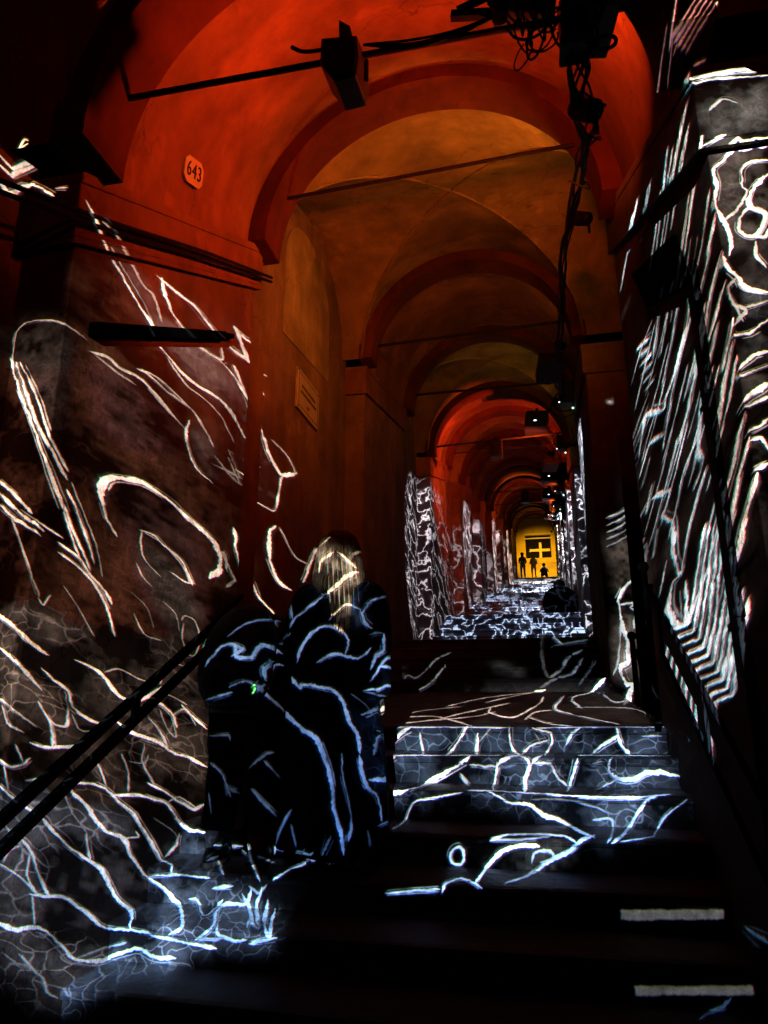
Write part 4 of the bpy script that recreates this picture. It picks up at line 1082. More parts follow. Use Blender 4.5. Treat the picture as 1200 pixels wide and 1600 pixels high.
(12.3, 1.51, [-2838,-1467,-2756,-1552,-2705,-1628,-2669,-1670,-2650,-1680,-2591,-1688,-2575,-1697,-2563,-1713,-2538,-1779,-2515,-1824,-2484,-1871,-2452,-1910,-2436,-1922,-2327,-1970,-2265,-2010,-2131,-2116,-2066,-2180,-2047,-2202,-2019,-2247,-2011,-2267,-2011,-2283,-2020,-2295,-2034,-2304,-2085,-2326]),
(4.9, 1.2, [-2575,-1697,-2506,-1663,-2504,-1649,-2515,-1630]),
(10.2, 2.1, [-2642,-1414,-2548,-1371,-2527,-1365,-2490,-1362,-2444,-1368,-2405,-1365,-2391,-1368,-2376,-1378,-2359,-1397,-2300,-1485,-2263,-1512,-2228,-1526,-2191,-1533,-2078,-1542]),
(9.1, 2, [-2477,-1262,-2397,-1285,-2336,-1322,-2262,-1352,-2246,-1353,-2233,-1349,-2196,-1303]),
(5.5, 1.19, [-2368,-1345,-2343,-1306,-2333,-1296,-2321,-1291,-2288,-1302,-2229,-1337]),
(8.1, 1.25, [-2424,-1911,-2216,-1900,-1930,-1910]),
(11, 1.26, [-2918,-2182,-2801,-2165,-2770,-2173,-2710,-2216,-2636,-2283,-2619,-2295,-2593,-2305,-2533,-2309,-2384,-2305,-2176,-2343,-1756,-2400]),
(12.5, 1.32, [-3032,-2383,-2992,-2400,-2967,-2405,-2954,-2402,-2919,-2379,-2906,-2375,-2880,-2374,-2853,-2381,-2824,-2403,-2727,-2515,-2699,-2530,-2681,-2532,-2615,-2523,-2583,-2509,-2560,-2488,-2542,-2478,-2485,-2458,-2366,-2428,-2330,-2426,-2301,-2430,-2225,-2465,-2199,-2472,-2142,-2474,-2055,-2467]),
(6.6, 0.51, [-2701,-2514,-2584,-2428,-2556,-2417,-2443,-2389]),
(8.1, 1.31, [-3010,-1865,-2977,-1902,-2958,-1932,-2924,-2039,-2864,-2166]),
(5.3, 1.09, [-2966,-1951,-2967,-2025,-2962,-2072,-2945,-2113,-2909,-2171]),
(5.2, 0.85, [-3074,-2040,-3029,-2061,-2987,-2092,-2945,-2130,-2917,-2170]),
(5.3, 0.67, [-3078,-1800,-3039,-1867,-3024,-1874,-3004,-1875]),
(3.9, 0.76, [-2927,-2193,-2898,-2361]),
(6.7, 1.36, [-2743,-1733,-2713,-1886]),
(7, 1.8, [-2302,-1569,-2305,-1634,-2309,-1651,-2352,-1741]),
(3.5, 0.92, [-2433,-1500,-2345,-1547,-2326,-1564,-2307,-1589]),
(5.2, 0.67, [-3064,-2017,-3054,-1954,-3048,-1943,-3013,-1907]),
(9.1, 0.97, [-2063,-2054,-2032,-2057,-2009,-2069,-1969,-2116,-1936,-2148,-1906,-2173,-1884,-2182,-1868,-2172,-1837,-2087,-1812,-2064]),
(11.1, 0.94, [-1885,-2345,-1853,-2330,-1827,-2312,-1803,-2294,-1788,-2274,-1782,-2253,-1785,-2232,-1820,-2167,-1825,-2147,-1824,-2129,-1811,-2097,-1770,-2080,-1742,-2077,-1645,-2080,-1622,-2075,-1607,-2063,-1598,-2047,-1582,-1989]),
(10.2, 0.83, [-1749,-2252,-1725,-2304,-1714,-2314,-1695,-2322,-1641,-2337,-1590,-2345,-1556,-2344,-1513,-2335]),
(8.2, 0.55, [-1885,-2345,-1697,-2341]),
(11.4, 0.93, [-1603,-2058,-1591,-2088,-1570,-2124,-1541,-2162,-1494,-2220,-1458,-2253,-1437,-2264,-1436,-2257,-1447,-2237,-1521,-2126,-1534,-2094,-1526,-2049,-1501,-1987]),
(13.8, 1.16, [-1450,-2070,-1454,-2096,-1450,-2127,-1431,-2189,-1400,-2243,-1344,-2308,-1334,-2308,-1331,-2291,-1378,-2126]),
(10.3, 0.66, [-1470,-2356,-1295,-2319]),
(11.5, 0.69, [-1641,-2025,-1545,-2157,-1537,-2177,-1524,-2236]),
(8.5, 0.34, [-1594,-1960,-1534,-1998,-1520,-2000,-1508,-1997,-1498,-1989,-1467,-1956]),
(6.4, 0.74, [-2930,-2548,-2869,-2624,-2829,-2666,-2800,-2740,-2787,-2753,-2766,-2764]),
(5, 0.45, [-2998,-2555,-2951,-2590,-2929,-2615]),
(3.8, 0.31, [-2848,-2655,-2907,-2592,-2926,-2539]),
(8.8, 2.47, [-723,-537,-650,-513,-580,-479,-349,-419,-24,-359,43,-342,97,-323,140,-302,252,-234]),
(8.8, 2.49, [-593,-340,-401,-327,-336,-329,-270,-340,-203,-365,-3,-477,65,-536]),
(11.9, 4.21, [217,-135,196,-202,195,-225,206,-248,231,-273,310,-327,351,-347,386,-357,413,-355,436,-344,458,-326,538,-239,612,-142,672,-54,688,-21,696,7,708,85]),
(13, 4.77, [909,97,883,38,827,-71,810,-122,809,-167,826,-204,855,-234,894,-260,1048,-349,1182,-417,1317,-477]),
(13.8, 5.33, [1336,341,1149,184,1050,127,1010,98,986,64,982,25,992,-16,1046,-141]),
(9.6, 3.34, [569,-357,709,-464,743,-470,777,-489,811,-501,913,-527]),
(9, 2.85, [378,-51,9,-237,-147,-324,-233,-379]),
(8.5, 2.58, [1011,-141,1333,-150,1428,-157,1503,-174,1553,-200,1583,-235,1615,-319,1635,-357]),
(12, 3.97, [1311,142,1344,22,1358,-9,1376,-29,1402,-34,1432,-26,1501,4,1568,126]),
(8.7, 2.74, [529,-396,577,-299,596,-271,617,-249,643,-234,672,-225,765,-209]),
(8, 3.33, [160,-20,352,91,595,213,663,237,729,249]),
(8, 3.05, [-205,-106,1,18,74,57,152,91,324,144,599,214]),
(7.6, 1.86, [-677,-446,-583,-311,-543,-269,-490,-234,-422,-206,-341,-183,-78,-123]),
(6.1, 0.57, [-722,-551,-249,-552,419,-562]),
(5.8, 1.21, [636,-563,957,-557,1660,-560]),
(6, 1.35, [-617,-835,-304,-835,51,-821,304,-819]),
(5.6, 2.23, [960,-809,1533,-804,1673,-806]),
(15.6, 0.91, [-722,-723,-539,-596,-474,-563]),
(13, 1.36, [-132,-817,-120,-749,-26,-640,22,-565]),
(13.1, 1.31, [110,-809,110,-725,124,-625]),
(7.7, 0.42, [139,-666,227,-577]),
(15.5, 1.34, [392,-562,389,-643,395,-692,405,-712,452,-767,468,-804]),
(15.4, 1.21, [619,-568,718,-603,734,-611,743,-625,747,-659,739,-693,732,-710,693,-760,680,-801]),
(12.9, 0.86, [495,-803,511,-761,528,-739,564,-706,606,-684,698,-668]),
(12.3, 0.8, [868,-683,916,-612,977,-570]),
(12.7, 0.88, [1056,-795,1083,-758,1106,-741,1176,-694,1292,-629]),
(15.1, 1.11, [1287,-571,1316,-694,1338,-730,1363,-759,1371,-786]),
(7.6, 0.42, [1499,-629,1637,-629]),
(8, 0.75, [-385,-608,-367,-720,-337,-825]),
(8.9, 0.26, [606,-604,655,-678]),
(17.1, 0.85, [-644,-993,-633,-904,-619,-878,-582,-849]),
(16.4, 1.74, [-650,-1206,-484,-1174,-420,-1154,-352,-1112,-302,-1061,-271,-1038,12,-889,39,-869,55,-844]),
(12.4, 0.54, [69,-910,265,-925]),
(14.9, 1.28, [281,-925,258,-1039,253,-1129]),
(14.9, 1.81, [309,-903,385,-842,405,-830,428,-824,453,-823,476,-829,511,-854,537,-881,549,-909,547,-928,511,-1017,503,-1053,498,-1140]),
(11.8, 0.67, [601,-902,675,-896,715,-902,728,-912,737,-928,750,-968,760,-986,836,-1062]),
(16.6, 1.34, [931,-888,861,-1063,846,-1112]),
(16.7, 0.84, [1207,-860,1188,-908,1185,-936,1200,-970,1212,-987,1243,-1012,1260,-1019,1303,-1026,1351,-1021,1375,-1012,1454,-967,1486,-959,1564,-964,1692,-987]),
(9.7, 0.67, [1071,-1107,1131,-1064,1243,-1012]),
(10.1, 0.53, [-19,-990,41,-1080]),
(6.9, 0.28, [1067,-901,1149,-888]),
(9.9, 1.34, [648,-814,576,-898]),
(8.6, 1.63, [60,-1153,183,-1149,294,-1154,913,-1199,1166,-1208,1370,-1200,1483,-1187,1600,-1166]),
(14, 1.22, [215,-1166,279,-1206,373,-1246,406,-1251,505,-1253,533,-1258,556,-1269,611,-1317,632,-1330,656,-1339,736,-1356,787,-1377,835,-1410,857,-1434,901,-1469,984,-1514]),
(15.1, 1.04, [984,-1514,933,-1545,866,-1578,816,-1622,662,-1693,568,-1750,477,-1815,359,-1875]),
(8.2, 1.24, [238,-1563,340,-1527,457,-1512,592,-1506,692,-1509,773,-1520,817,-1538,858,-1565]),
(6.6, 0.43, [238,-1563,415,-1564,566,-1547,673,-1529]),
(11.6, 2.69, [124,-1885,186,-1746,244,-1686,286,-1654,310,-1640,371,-1617,465,-1594,565,-1595]),
(10.7, 0.54, [535,-1696,546,-1656,552,-1644,562,-1636,603,-1625,650,-1623,666,-1625,685,-1638,690,-1648,687,-1667,678,-1675,610,-1703]),
(11.4, 1.48, [-110,-1945,-99,-1915,-84,-1894,-31,-1862,9,-1850,42,-1855,72,-1868,149,-1916]),
(13, 0.68, [29,-1676,27,-1681,27,-1687,26,-1692,24,-1697,22,-1702,20,-1707,17,-1712,14,-1716,11,-1720,7,-1724,3,-1727,-1,-1730,-6,-1732,-10,-1734,-15,-1736,-19,-1737,-24,-1737,-29,-1737,-34,-1737,-39,-1736,-43,-1735,-48,-1733,-52,-1731,-56,-1728,-60,-1725,-63,-1721,-67,-1718,-69,-1713,-72,-1709,-74,-1704,-76,-1699,-77,-1694,-78,-1689,-79,-1683,-79,-1678,-78,-1672,-78,-1667,-76,-1662,-75,-1656,-73,-1651,-70,-1647,-68,-1642,-64,-1637,-61,-1633,-57,-1630,-53,-1627,-49,-1624,-45,-1621,-40,-1619,-35,-1618,-31,-1617,-26,-1616,-21,-1616,-16,-1616,-11,-1617,-7,-1618,-2,-1620,2,-1623,6,-1625,10,-1629,13,-1632,17,-1636,19,-1640,22,-1645,24,-1650,26,-1654,27,-1660,27,-1665,28,-1670,29,-1676]),
(7.8, 0.73, [-529,-1974,-147,-1946]),
(7.1, 0.71, [-595,-1517,-539,-1484,-489,-1445,-471,-1421,-434,-1323,-397,-1260,-385,-1248,-366,-1238,-340,-1231,-197,-1217,-5,-1176]),
(13.7, 1.26, [1139,-1560,1184,-1524,1234,-1472,1353,-1308,1421,-1230,1454,-1206,1518,-1185]),
(4.6, 0.89, [1189,-1559,1330,-1532,1428,-1506]),
(6.8, 0.48, [1428,-1506,1506,-1382,1553,-1328,1613,-1282,1713,-1223]),
(6.5, 0.34, [560,-1224,752,-1220,842,-1227,929,-1243,1003,-1262,1058,-1281,1124,-1311]),
(6.9, 0.46, [1019,-1361,1106,-1353,1131,-1354,1148,-1359,1157,-1373,1156,-1417,1139,-1481,1121,-1523,1093,-1561]),
(10, 0.18, [-740,323,-722,363,-731,431,-721,449,-708,460,-692,461,-631,433,-611,432,-573,452,-491,523,-481,592,-432,641,-377,677,-359,735,-267,777]),
(9.9, 0.28, [-638,215,-615,242,-527,279,-500,294,-427,343,-405,362,-397,430,-317,522,-309,592]),
(10.3, 0.24, [-890,528,-856,607,-802,641]),
(11.5, 0.18, [805,415,901,485,940,525,959,596,973,621,989,646,1033,681,1067,738,1159,773]),
(11.2, 0.21, [706,281,858,351,896,414,1012,443,1036,457,1080,503,1100,535,1125,608,1145,637]),
(16.8, 0.06, [781,1283,764,1186,749,937,743,904,736,791,736,667,744,597,747,520,779,415]),
(10.2, 0.13, [846,825,880,872,1009,898,1223,928]),
(10.3, 0.55, [870,963,960,892]),
(9.6, 0.11, [1085,296,1129,345,1159,419,1245,526,1266,589,1281,609]),
(16.2, 1.47, [1555,1147,1619,1251,1663,1308,1707,1338,1773,1366]),
(9.5, 0.9, [1555,1147,1559,956,1555,899,1534,748,1492,529,1468,455,1433,383]),
(14.4, 1.15, [1575,1086,1683,1097,1698,1096,1701,1090,1671,1060,1667,1049,1674,1041,1714,1017,1720,1001,1712,952,1685,863]),
(21.8, 1.67, [1561,959,1596,681,1600,597,1596,528,1589,502,1576,483,1518,455,1507,439,1505,413,1516,347,1536,294,1550,285,1604,287,1608,274,1600,248,1560,171,1468,-72]),
(10.1, 0.99, [1539,2047,1624,2079,1681,2107,1737,2150,1822,2226]),
(10.1, 0.91, [1531,1967,1616,1999,1672,2026,1728,2067,1812,2137]),
(10, 0.99, [1523,1887,1608,1919,1664,1946,1802,2049]),
(10, 0.74, [1516,1807,1656,1866,1793,1961]),
(10, 0.49, [1508,1728,1647,1787,1783,1875]),
(7.5, 4.69, [1978,499,1908,187,1857,-14,1774,94,1726,-78]),
(7.8, 4.69, [1995,451,1914,59,1871,-109,1791,-8,1741,-210]),
(4.3, 2.47, [1956,223,1887,-108,1807,-8,1785,-104]),
(8, 4.61, [2012,403,1928,-34,1886,-200,1807,-106,1786,-184,1755,-338]),
(8.2, 4.61, [2029,357,1941,-125,1899,-290,1823,-201,1803,-278,1769,-462]),
(4.2, 2.29, [1981,36,1914,-288,1839,-200,1817,-294]),
(8.4, 4.24, [2045,313,1954,-213,1913,-376,1838,-293,1818,-370,1783,-582]),
(8.6, 4.46, [2037,30,1966,-298,1926,-460,1853,-383,1833,-459,1796,-698]),
(4.1, 2.15, [2005,-140,1940,-457,1868,-380,1847,-472]),
(8.8, 3.29, [2025,-103,2015,-140,2035,-114,1978,-381,1939,-542,1867,-470,1848,-545,1808,-810]),
(9.1, 3.45, [2048,-162,2015,-276,2034,-256,1999,-341,2021,-314,1990,-462,1951,-622,1881,-554,1862,-629,1820,-919]),
(3.9, 2.02, [1999,-361,2021,-337,1964,-617,1896,-550,1876,-641]),
(9.3, 3.77, [2069,-222,2021,-380,2006,-443,2026,-423,1963,-699,1895,-636,1876,-710,1832,-1025]),
(9.4, 3.45, [2079,-301,2061,-386,2004,-576,2024,-559,1975,-774,1908,-716,1890,-789,1844,-1127]),
(3.9, 1.57, [2036,-486,2005,-600,2024,-585,1987,-769,1922,-711,1903,-799]),
(4.3, 1.33, [2162,1299,2115,1168,2045,993,2062,1047]),
(4.6, 1.83, [2105,1849,2070,1747,2085,1804,2034,1698]),
(3.9, 1.96, [2132,1417,2046,1177,2065,1234,1987,1062]),
(4.9, 2.01, [1999,2572,2002,2603,1926,2437,1823,2271]),
(5.6, 1.34, [2090,314,2030,147,2043,173,2011,91]),
(5.3, 2.7, [2109,1478,2048,1304,2067,1364,2032,1271,1941,1075]),
(3.9, 0.88, [2139,1085,2098,967,2046,836,2061,880,2051,857]),
(4.2, 3.4, [1956,2294,1886,2136,1804,1996]),
(5.3, 2.06, [2023,1832,1945,1639,1853,1461]),
(6.3, 1.27, [2006,1101,1978,1023,1946,953]),
(5.4, 1.69, [2048,597,1996,460]),
(4.4, 1.65, [2108,1853,2059,1713,2077,1784,2057,1745]),
(6.8, 2.7, [1931,1430,1840,1201,1733,984]),
(4.1, 3.05, [1999,1514,1924,1321,1836,1141]),
(5.7, 1.21, [2029,460,2047,502,2031,452,2003,383]),
(4.8, 3.63, [1985,1418,1900,1198,1800,990]),
(4.1, 1.26, [2069,1523,2026,1410,1977,1308]),
(4.5, 1.99, [1927,1595,1830,1357,1716,1132]),
(3.9, 1.38, [2129,700,2086,572,2038,451]),
(3.8, 1.9, [2108,978,2036,775,2052,823,2011,725]),
(4.6, 3.98, [1921,2067,1833,1863,1728,1677]),
(3.6, 1.4, [2111,628,2029,396,2047,436,1974,251]),
(4.9, 2.48, [2005,3525,1962,3367,1931,3224,1914,3163]),
(4.5, 1.15, [2124,2727,2054,2446]),
(4, 1.08, [2089,3638,2039,3446,2055,3538]),
(4.7, 0.67, [2148,2633,2077,2355,2091,2406,2069,2310]),
(5.9, 1.43, [2020,4097,1922,3744,1925,3773]),
(4.8, 1.34, [2132,2990,2018,2539]),
(4.8, 1.87, [2062,3463,2006,3251,1973,3108]),
(5.1, 1.23, [2124,3419,2090,3288,2111,3387,2058,3181]),
(5.5, 1.62, [1976,3869,1935,3718,1950,3822,1940,3787]),
(4.2, 1.2, [2149,3095,2029,2618]),
(5.2, 1.36, [2118,2977,2027,2614]),
(4.6, 1.21, [2095,2865,1989,2442]),
(6.8, 1.31, [2152,1718,2077,1473]),
(10.4, 4.61, [2035,2133,1972,1974,1960,1953,1915,1902,1900,1851,1892,1861,1878,1894,1817,2067,1802,2101,1793,2105,1781,2009,1739,1877]),
(7, 3.39, [2007,1184,1967,1152,1940,1115,1926,1082,1874,913,1829,806]),
(6.7, 2.68, [2020,875,1978,789,1917,646,1895,570,1856,391]),
(8.6, 3.52, [2022,364,1966,188,1903,86,1857,-10]),
(11.8, 1.77, [2177,373,2127,224,2076,41,2027,-101]),
(8.1, 1.75, [2176,642,2126,505,2083,344,2030,177]),
(10.4, 1.84, [2170,826,2109,608,2039,444]),
(8.7, 1.63, [2187,1412,2132,1224,2060,904]),
(9.4, 2.82, [2066,1745,1996,1504,1971,1451,1936,1395]),
(7.4, 2.72, [2074,2164,1999,2003,1932,1820,1894,1686,1865,1558]),
(6, 2.07, [2028,76,2042,90,1995,-80,1965,-166]),
(8.9, 2.28, [2054,1423,2006,1111,2005,1069,2017,986,2016,964,2011,943,2002,926,1969,878]),
(11.8, 3.78, [1787,1295,1852,1173,1860,1149,1862,1128,1852,1092,1838,1064,1832,1057,1816,1053,1810,1047,1809,1033,1846,903,1851,860,1851,810,1833,581,1835,536,1851,409,1846,402,1819,426,1811,421,1803,403,1783,309,1780,275,1782,205,1792,136,1819,51,1831,28,1842,17,1851,24,1860,105,1869,289]),
(7.3, 4.2, [1814,2828,1876,2696]),
(7.2, 3.84, [1816,2722,1874,2606]),
(7.2, 3.49, [1817,2617,1873,2518]),
(7.1, 3.14, [1819,2514,1871,2430]),
(7.1, 2.8, [1821,2412,1869,2343]),
(7, 2.47, [1823,2312,1867,2257]),
(5.6, 4.09, [1756,2641,1797,2711,1825,2748,1855,2767,1900,2783]),
(5.5, 3.25, [1753,2340,1913,2694]),
(5.3, 3.44, [1752,1776,1789,1864,1846,1951]),
(7.8, 3.8, [1782,1784,1800,1792,1815,1782,1874,1658]),
(8, 3.66, [1733,1561,1788,1665]),
(6.5, 3.63, [1737,1283,1782,1418]),
(6.3, 3.58, [1738,840,1775,993]),
(6.1, 3.4, [1743,469,1796,641]),
(7.1, 3.44, [1734,202,1789,369]),
(6.3, 0.94, [2052,4029,2136,4072,2273,4287]),
(6.3, 0.89, [2084,4019,2172,4065,2193,4081,2310,4264]),
(5.7, 0.89, [2115,4009,2229,4070,2255,4099,2346,4240]),
(5.1, 0.88, [2147,3999,2288,4075,2382,4217]),
(5.1, 0.81, [2179,3990,2326,4070,2353,4096,2386,4145,2426,4226]),
(3.5, 1.08, [2063,4025,2043,3901]),
(7.9, 3.33, [2143,4376,2140,4352]),
(2.6, 0.75, [2105,4013,2078,3985]),
(4.4, 1.26, [2251,3949,2331,3960]),
(10.7, 1.08, [2169,3853,2181,3782,2201,3755,2390,3772,2495,3778,2545,3777,2685,3763,2728,3749,2773,3740]),
(9.7, 0.65, [2196,3729,2226,3704,2297,3718,2390,3722,2527,3708,2762,3675]),
(6.4, 0.63, [2243,3734,2283,3739,2362,3758,2491,3760,2684,3733]),
(4.1, 4.1, [2035,4755,2014,4725,1966,4626]),
(7, 6.34, [1901,4036,1855,3919,1865,4023,1770,3764]),
(5.4, 2.03, [2066,3745,2020,3486,2035,3546,1980,3307]),
(7.2, 1.69, [2159,3682,2059,3377]),
(7.4, 2.66, [2178,3065,2202,3167,2151,2983,2094,2728]),
(9.6, 1.97, [2215,2514,2172,2342,2145,2250,2078,2109,2092,2186]),
(9.5, 1.63, [2208,2152,2134,1976,2092,1796]),
(7.2, 2.19, [2090,2330,2035,2094]),
(8.8, 2.01, [2197,1890,2125,1731]),
(8.4, 1.76, [2207,1567,2145,1356]),
(5.3, 1.45, [2094,3536,2063,3378,2081,3448,2077,3423,2063,3363,1973,3036]),
(6.5, 1.26, [2155,3468,2099,3271,2120,3376]),
(5.9, 1.32, [2219,2769,2152,2485,2073,2279]),
(6.2, 1.7, [2189,1274,2140,1076,2118,1028]),
(4.8, 1.63, [2134,4378,2070,4095,2044,4005]),
(7.6, 2.71, [2035,2466,1972,2244,1908,2075]),
(7.1, 1.87, [2123,2021,2055,1789,1992,1641]),
(6.7, 2.65, [1951,2758,1883,2449]),
(6.5, 2.36, [1994,2607,1926,2355]),
(16.2, 0.76, [2674,3064,2581,3070,2508,3057,2488,3063,2455,3091,2408,3053,2345,2987,2288,2944,2273,2928,2262,2908,2258,2882,2265,2786,2264,2753,2231,2619,2228,2587,2236,2516,2288,2331,2297,2272,2289,2215,2267,2133]),
(11.9, 1.37, [2214,3081,2310,3129,2356,3143]),
(11.5, 0.45, [2665,2929,2594,2939,2550,2937,2512,2920,2481,2891,2469,2871,2460,2845,2447,2747,2450,2705,2472,2675,2469,2657,2457,2629,2414,2558,2366,2495,2325,2460,2264,2423]),
(15.9, 0.6, [2644,2797,2577,2744,2537,2706,2505,2663,2474,2596,2469,2557,2475,2521,2483,2506,2511,2481,2566,2451]),
(11.2, 0.48, [2380,2434,2396,2451,2411,2471,2427,2490,2443,2504,2461,2509,2482,2504,2507,2491,2531,2474,2551,2453,2563,2434,2564,2413,2559,2390,2548,2367,2535,2344,2523,2324,2509,2304,2494,2284,2477,2267,2460,2254,2443,2249,2426,2253,2407,2265,2388,2281,2373,2300,2363,2319,2360,2339,2363,2362,2369,2386,2375,2410,2380,2434]),
(11.1, 0.42, [2443,2249,2517,2234,2531,2236,2548,2252,2562,2289]),
(11, 0.36, [2457,2190,2446,2099,2448,2078,2453,2059,2491,1988]),
(16.6, 0.7, [2212,2134,2222,2067,2238,2017,2258,1975,2301,1904,2312,1849,2319,1832,2332,1817,2354,1805,2478,1771]),
(13.2, 0.37, [2279,1907,2232,1868,2219,1854,2212,1838,2209,1815,2212,1751,2226,1696,2240,1679,2297,1646,2304,1632,2298,1615,2283,1596,2224,1536]),
(8.6, 0.36, [2466,1692,2308,1658]),
(14.9, 0.71, [2194,1454,2209,1438,2251,1438,2297,1448,2352,1478,2441,1536]),
(14.8, 0.55, [2194,1183,2312,1266,2350,1278,2400,1282]),
(16.6, 0.55, [2186,931,2361,1045]),
(14.1, 0.48, [2191,700,2318,773]),
(12.1, 0.48, [2201,632,2245,641,2255,637,2268,613,2284,564]),
(11.8, 0.42, [2184,417,2265,451]),
(8.3, 0.49, [2177,1152,2187,1126,2205,1122,2384,1183]),
(8.2, 0.5, [2176,886,2210,879,2344,939]),
(12, 0.24, [2300,3427,2366,3482,2387,3496,2408,3503,2427,3501,2445,3492,2497,3452]),
(8.7, 0.3, [2216,1780,2271,1557]),
(11.4, 0.37, [1896,-2143,1949,-2249]),
(10.8, 0.03, [1521,-2655,1652,-2594,1669,-2584,1717,-2541]),
(14.2, 0.9, [-1148,468,-1136,528,-1115,552,-1047,593]),
(11, 0.9, [-973,603,-863,515,-831,495]),
(19.4, 1, [-1080,244,-1054,243,-1014,270,-980,298,-924,366,-828,433]),
(12.8, 0.9, [-1386,7,-1359,53,-1334,75,-1257,116,-1080,244]),
(12, 0.6, [-1402,183,-1373,78]),
(9.2, 0.6, [-1070,753,-1091,733,-1140,706,-1167,699]),
(9.6, 3.36, [-1649,1645,-1683,1523,-1744,1206]),
(7.9, 0.9, [-1023,28,-1006,48,-991,46,-955,82,-924,120,-894,146,-870,151,-849,146,-767,115]),
(15.8, 0.95, [-613,237,-678,209,-692,197,-715,161,-746,96]),
(12.9, 0.8, [-767,104,-745,27,-698,-20]),
(13.5, 0.95, [-1299,-291,-1285,-234,-1269,-195,-1223,-132,-1186,-94,-1147,-62,-1107,-37,-1068,-26,-1030,-31,-975,-50,-951,-71,-935,-80,-924,-80,-905,-101,-897,-103,-885,-116,-865,-144,-860,-158,-861,-189,-874,-237]),
(12.9, 0.9, [-1107,-319,-1040,-280,-1005,-269,-968,-264,-948,-263,-899,-270,-810,-294,-785,-292,-764,-281,-714,-225,-695,-209]),
(12.4, 0.8, [-674,-337,-657,-289,-641,-261,-587,-228,-578,-214,-571,-173,-573,-95]),
(13.3, 0.3, [-680,-85,-605,-76]),
(14.7, 0.7, [-1473,-111,-1403,-75]),
(13.8, 1, [-1338,-445,-1284,-504,-1258,-527,-1253,-527,-1253,-501,-1243,-498,-1224,-500,-1140,-521,-995,-550,-972,-558,-941,-577,-891,-635,-879,-663,-838,-799,-826,-822,-781,-881,-770,-901,-758,-943,-748,-1005]),
(4.9, 0.4, [-821,-584,-721,-646,-695,-676,-662,-725]),
(12.5, 0.95, [-746,-1066,-711,-1213,-699,-1242,-684,-1264,-632,-1307,-618,-1326,-600,-1377,-584,-1461]),
(16.2, 0.9, [-1421,-672,-1290,-790,-1198,-861,-1121,-911,-1101,-929,-1068,-974,-1015,-1088,-976,-1197,-959,-1275,-939,-1434,-877,-1606,-854,-1722]),
(9, 0.6, [-885,-1055,-874,-1202,-868,-1236,-819,-1393,-801,-1489,-797,-1569,-813,-1643]),
(11.2, 1.26, [-1385,-1898,-1349,-1869,-1304,-1822,-1231,-1776,-1218,-1763,-1211,-1746,-1165,-1758,-1155,-1744,-1108,-1759,-1096,-1748]),
(9.1, 0.57, [-1291,-1449,-1367,-1554,-1391,-1608,-1403,-1662,-1477,-1642,-1481,-1670]),
(14.6, 0.3, [-1006,-1747,-962,-1637]),
(13, 0.25, [-813,-1613,-860,-1671]),
(6.5, 0.3, [-674,-1579,-660,-1664]),
(6.6, 0.3, [-1274,-1549,-1228,-1683]),
(7.9, 0.7, [-1863,-149,-1784,-67,-1735,-30,-1649,21,-1622,34,-1573,50,-1555,62,-1568,120,-1540,120]),
(14, 1, [-2015,-384,-1938,-277,-1918,-258,-1894,-245,-1842,-232,-1818,-231,-1800,-235,-1789,-248,-1777,-314,-1766,-329,-1747,-338,-1697,-343,-1673,-340,-1655,-333,-1644,-321,-1621,-248,-1592,-212,-1580,-203,-1548,-199,-1512,-205,-1508,-188,-1485,-196]),
(12.9, 0.8, [-1800,-235,-1734,-257,-1728,-265,-1742,-285,-1788,-320]),
(13.5, 0.95, [-1545,-461,-1556,-425,-1556,-400,-1520,-350,-1514,-335,-1513,-315,-1465,-305]),
(11.4, 0.7, [-1777,-582,-1718,-538,-1702,-531,-1637,-533,-1586,-547,-1561,-568,-1563,-562,-1436,-647]),
(11.1, 0.55, [-1965,-692,-1915,-685,-1882,-676,-1843,-663,-1784,-636]),
(7.2, 0.5, [-2030,-874,-1992,-876,-1874,-870,-1862,-873,-1856,-880,-1851,-902]),
(9.6, 0.7, [-1999,-1084,-1931,-1135,-1896,-1168,-1874,-1204,-1852,-1261]),
(9.2, 0.7, [-1678,-1108,-1647,-1091,-1529,-1008,-1489,-999]),
(7, 0.6, [-1543,-1067,-1429,-1170]),
(11.4, 0.7, [-1637,-1280,-1440,-1453]),
(11.7, 0.34, [-1781,-1283,-1871,-1248,-1835,-1307]),
(13, 0.52, [-1899,-1677,-1856,-1668,-1842,-1642,-1779,-1644]),
(6.4, 0.84, [-1545,-1747,-1466,-1760]),
(12.6, 0.9, [-1944,-1784,-1899,-1755]),
(10.8, 0.62, [-1877,-1980,-1744,-1959]),
(6.7, 0.67, [-1639,-1674,-1618,-1741,-1563,-1848,-1515,-1918]),
(17.5, 0.8, [-1605,-584,-1562,-541]),
(7.1, 0.37, [-1885,-1784,-1859,-1828,-1813,-1881]),
(6.9, 0.37, [-1744,-1675,-1627,-1752,-1585,-1785]),
(4.8, 0.4, [-2004,-1306,-1962,-1450]),
(4.5, 0.35, [-1069,526,-1058,430,-1062,413,-1051,364,-1024,164]),
(4.3, 0.35, [-1026,533,-981,129]),
(4.4, 0.35, [-988,551,-939,97]),
(4.3, 0.35, [-949,568,-902,166]),
(4.4, 0.35, [-910,553,-862,137]),
(4.3, 0.35, [-873,541,-853,414,-822,110]),
(4.5, 0.35, [-838,536,-816,417,-785,179]),
]
SLIDE_MASKS = []

# ================================================================== lamps of the light show
def aim(o, target):
    d = Vector(target) - Vector(o.location)
    o.rotation_euler = d.to_track_quat('-Z', 'Y').to_euler()

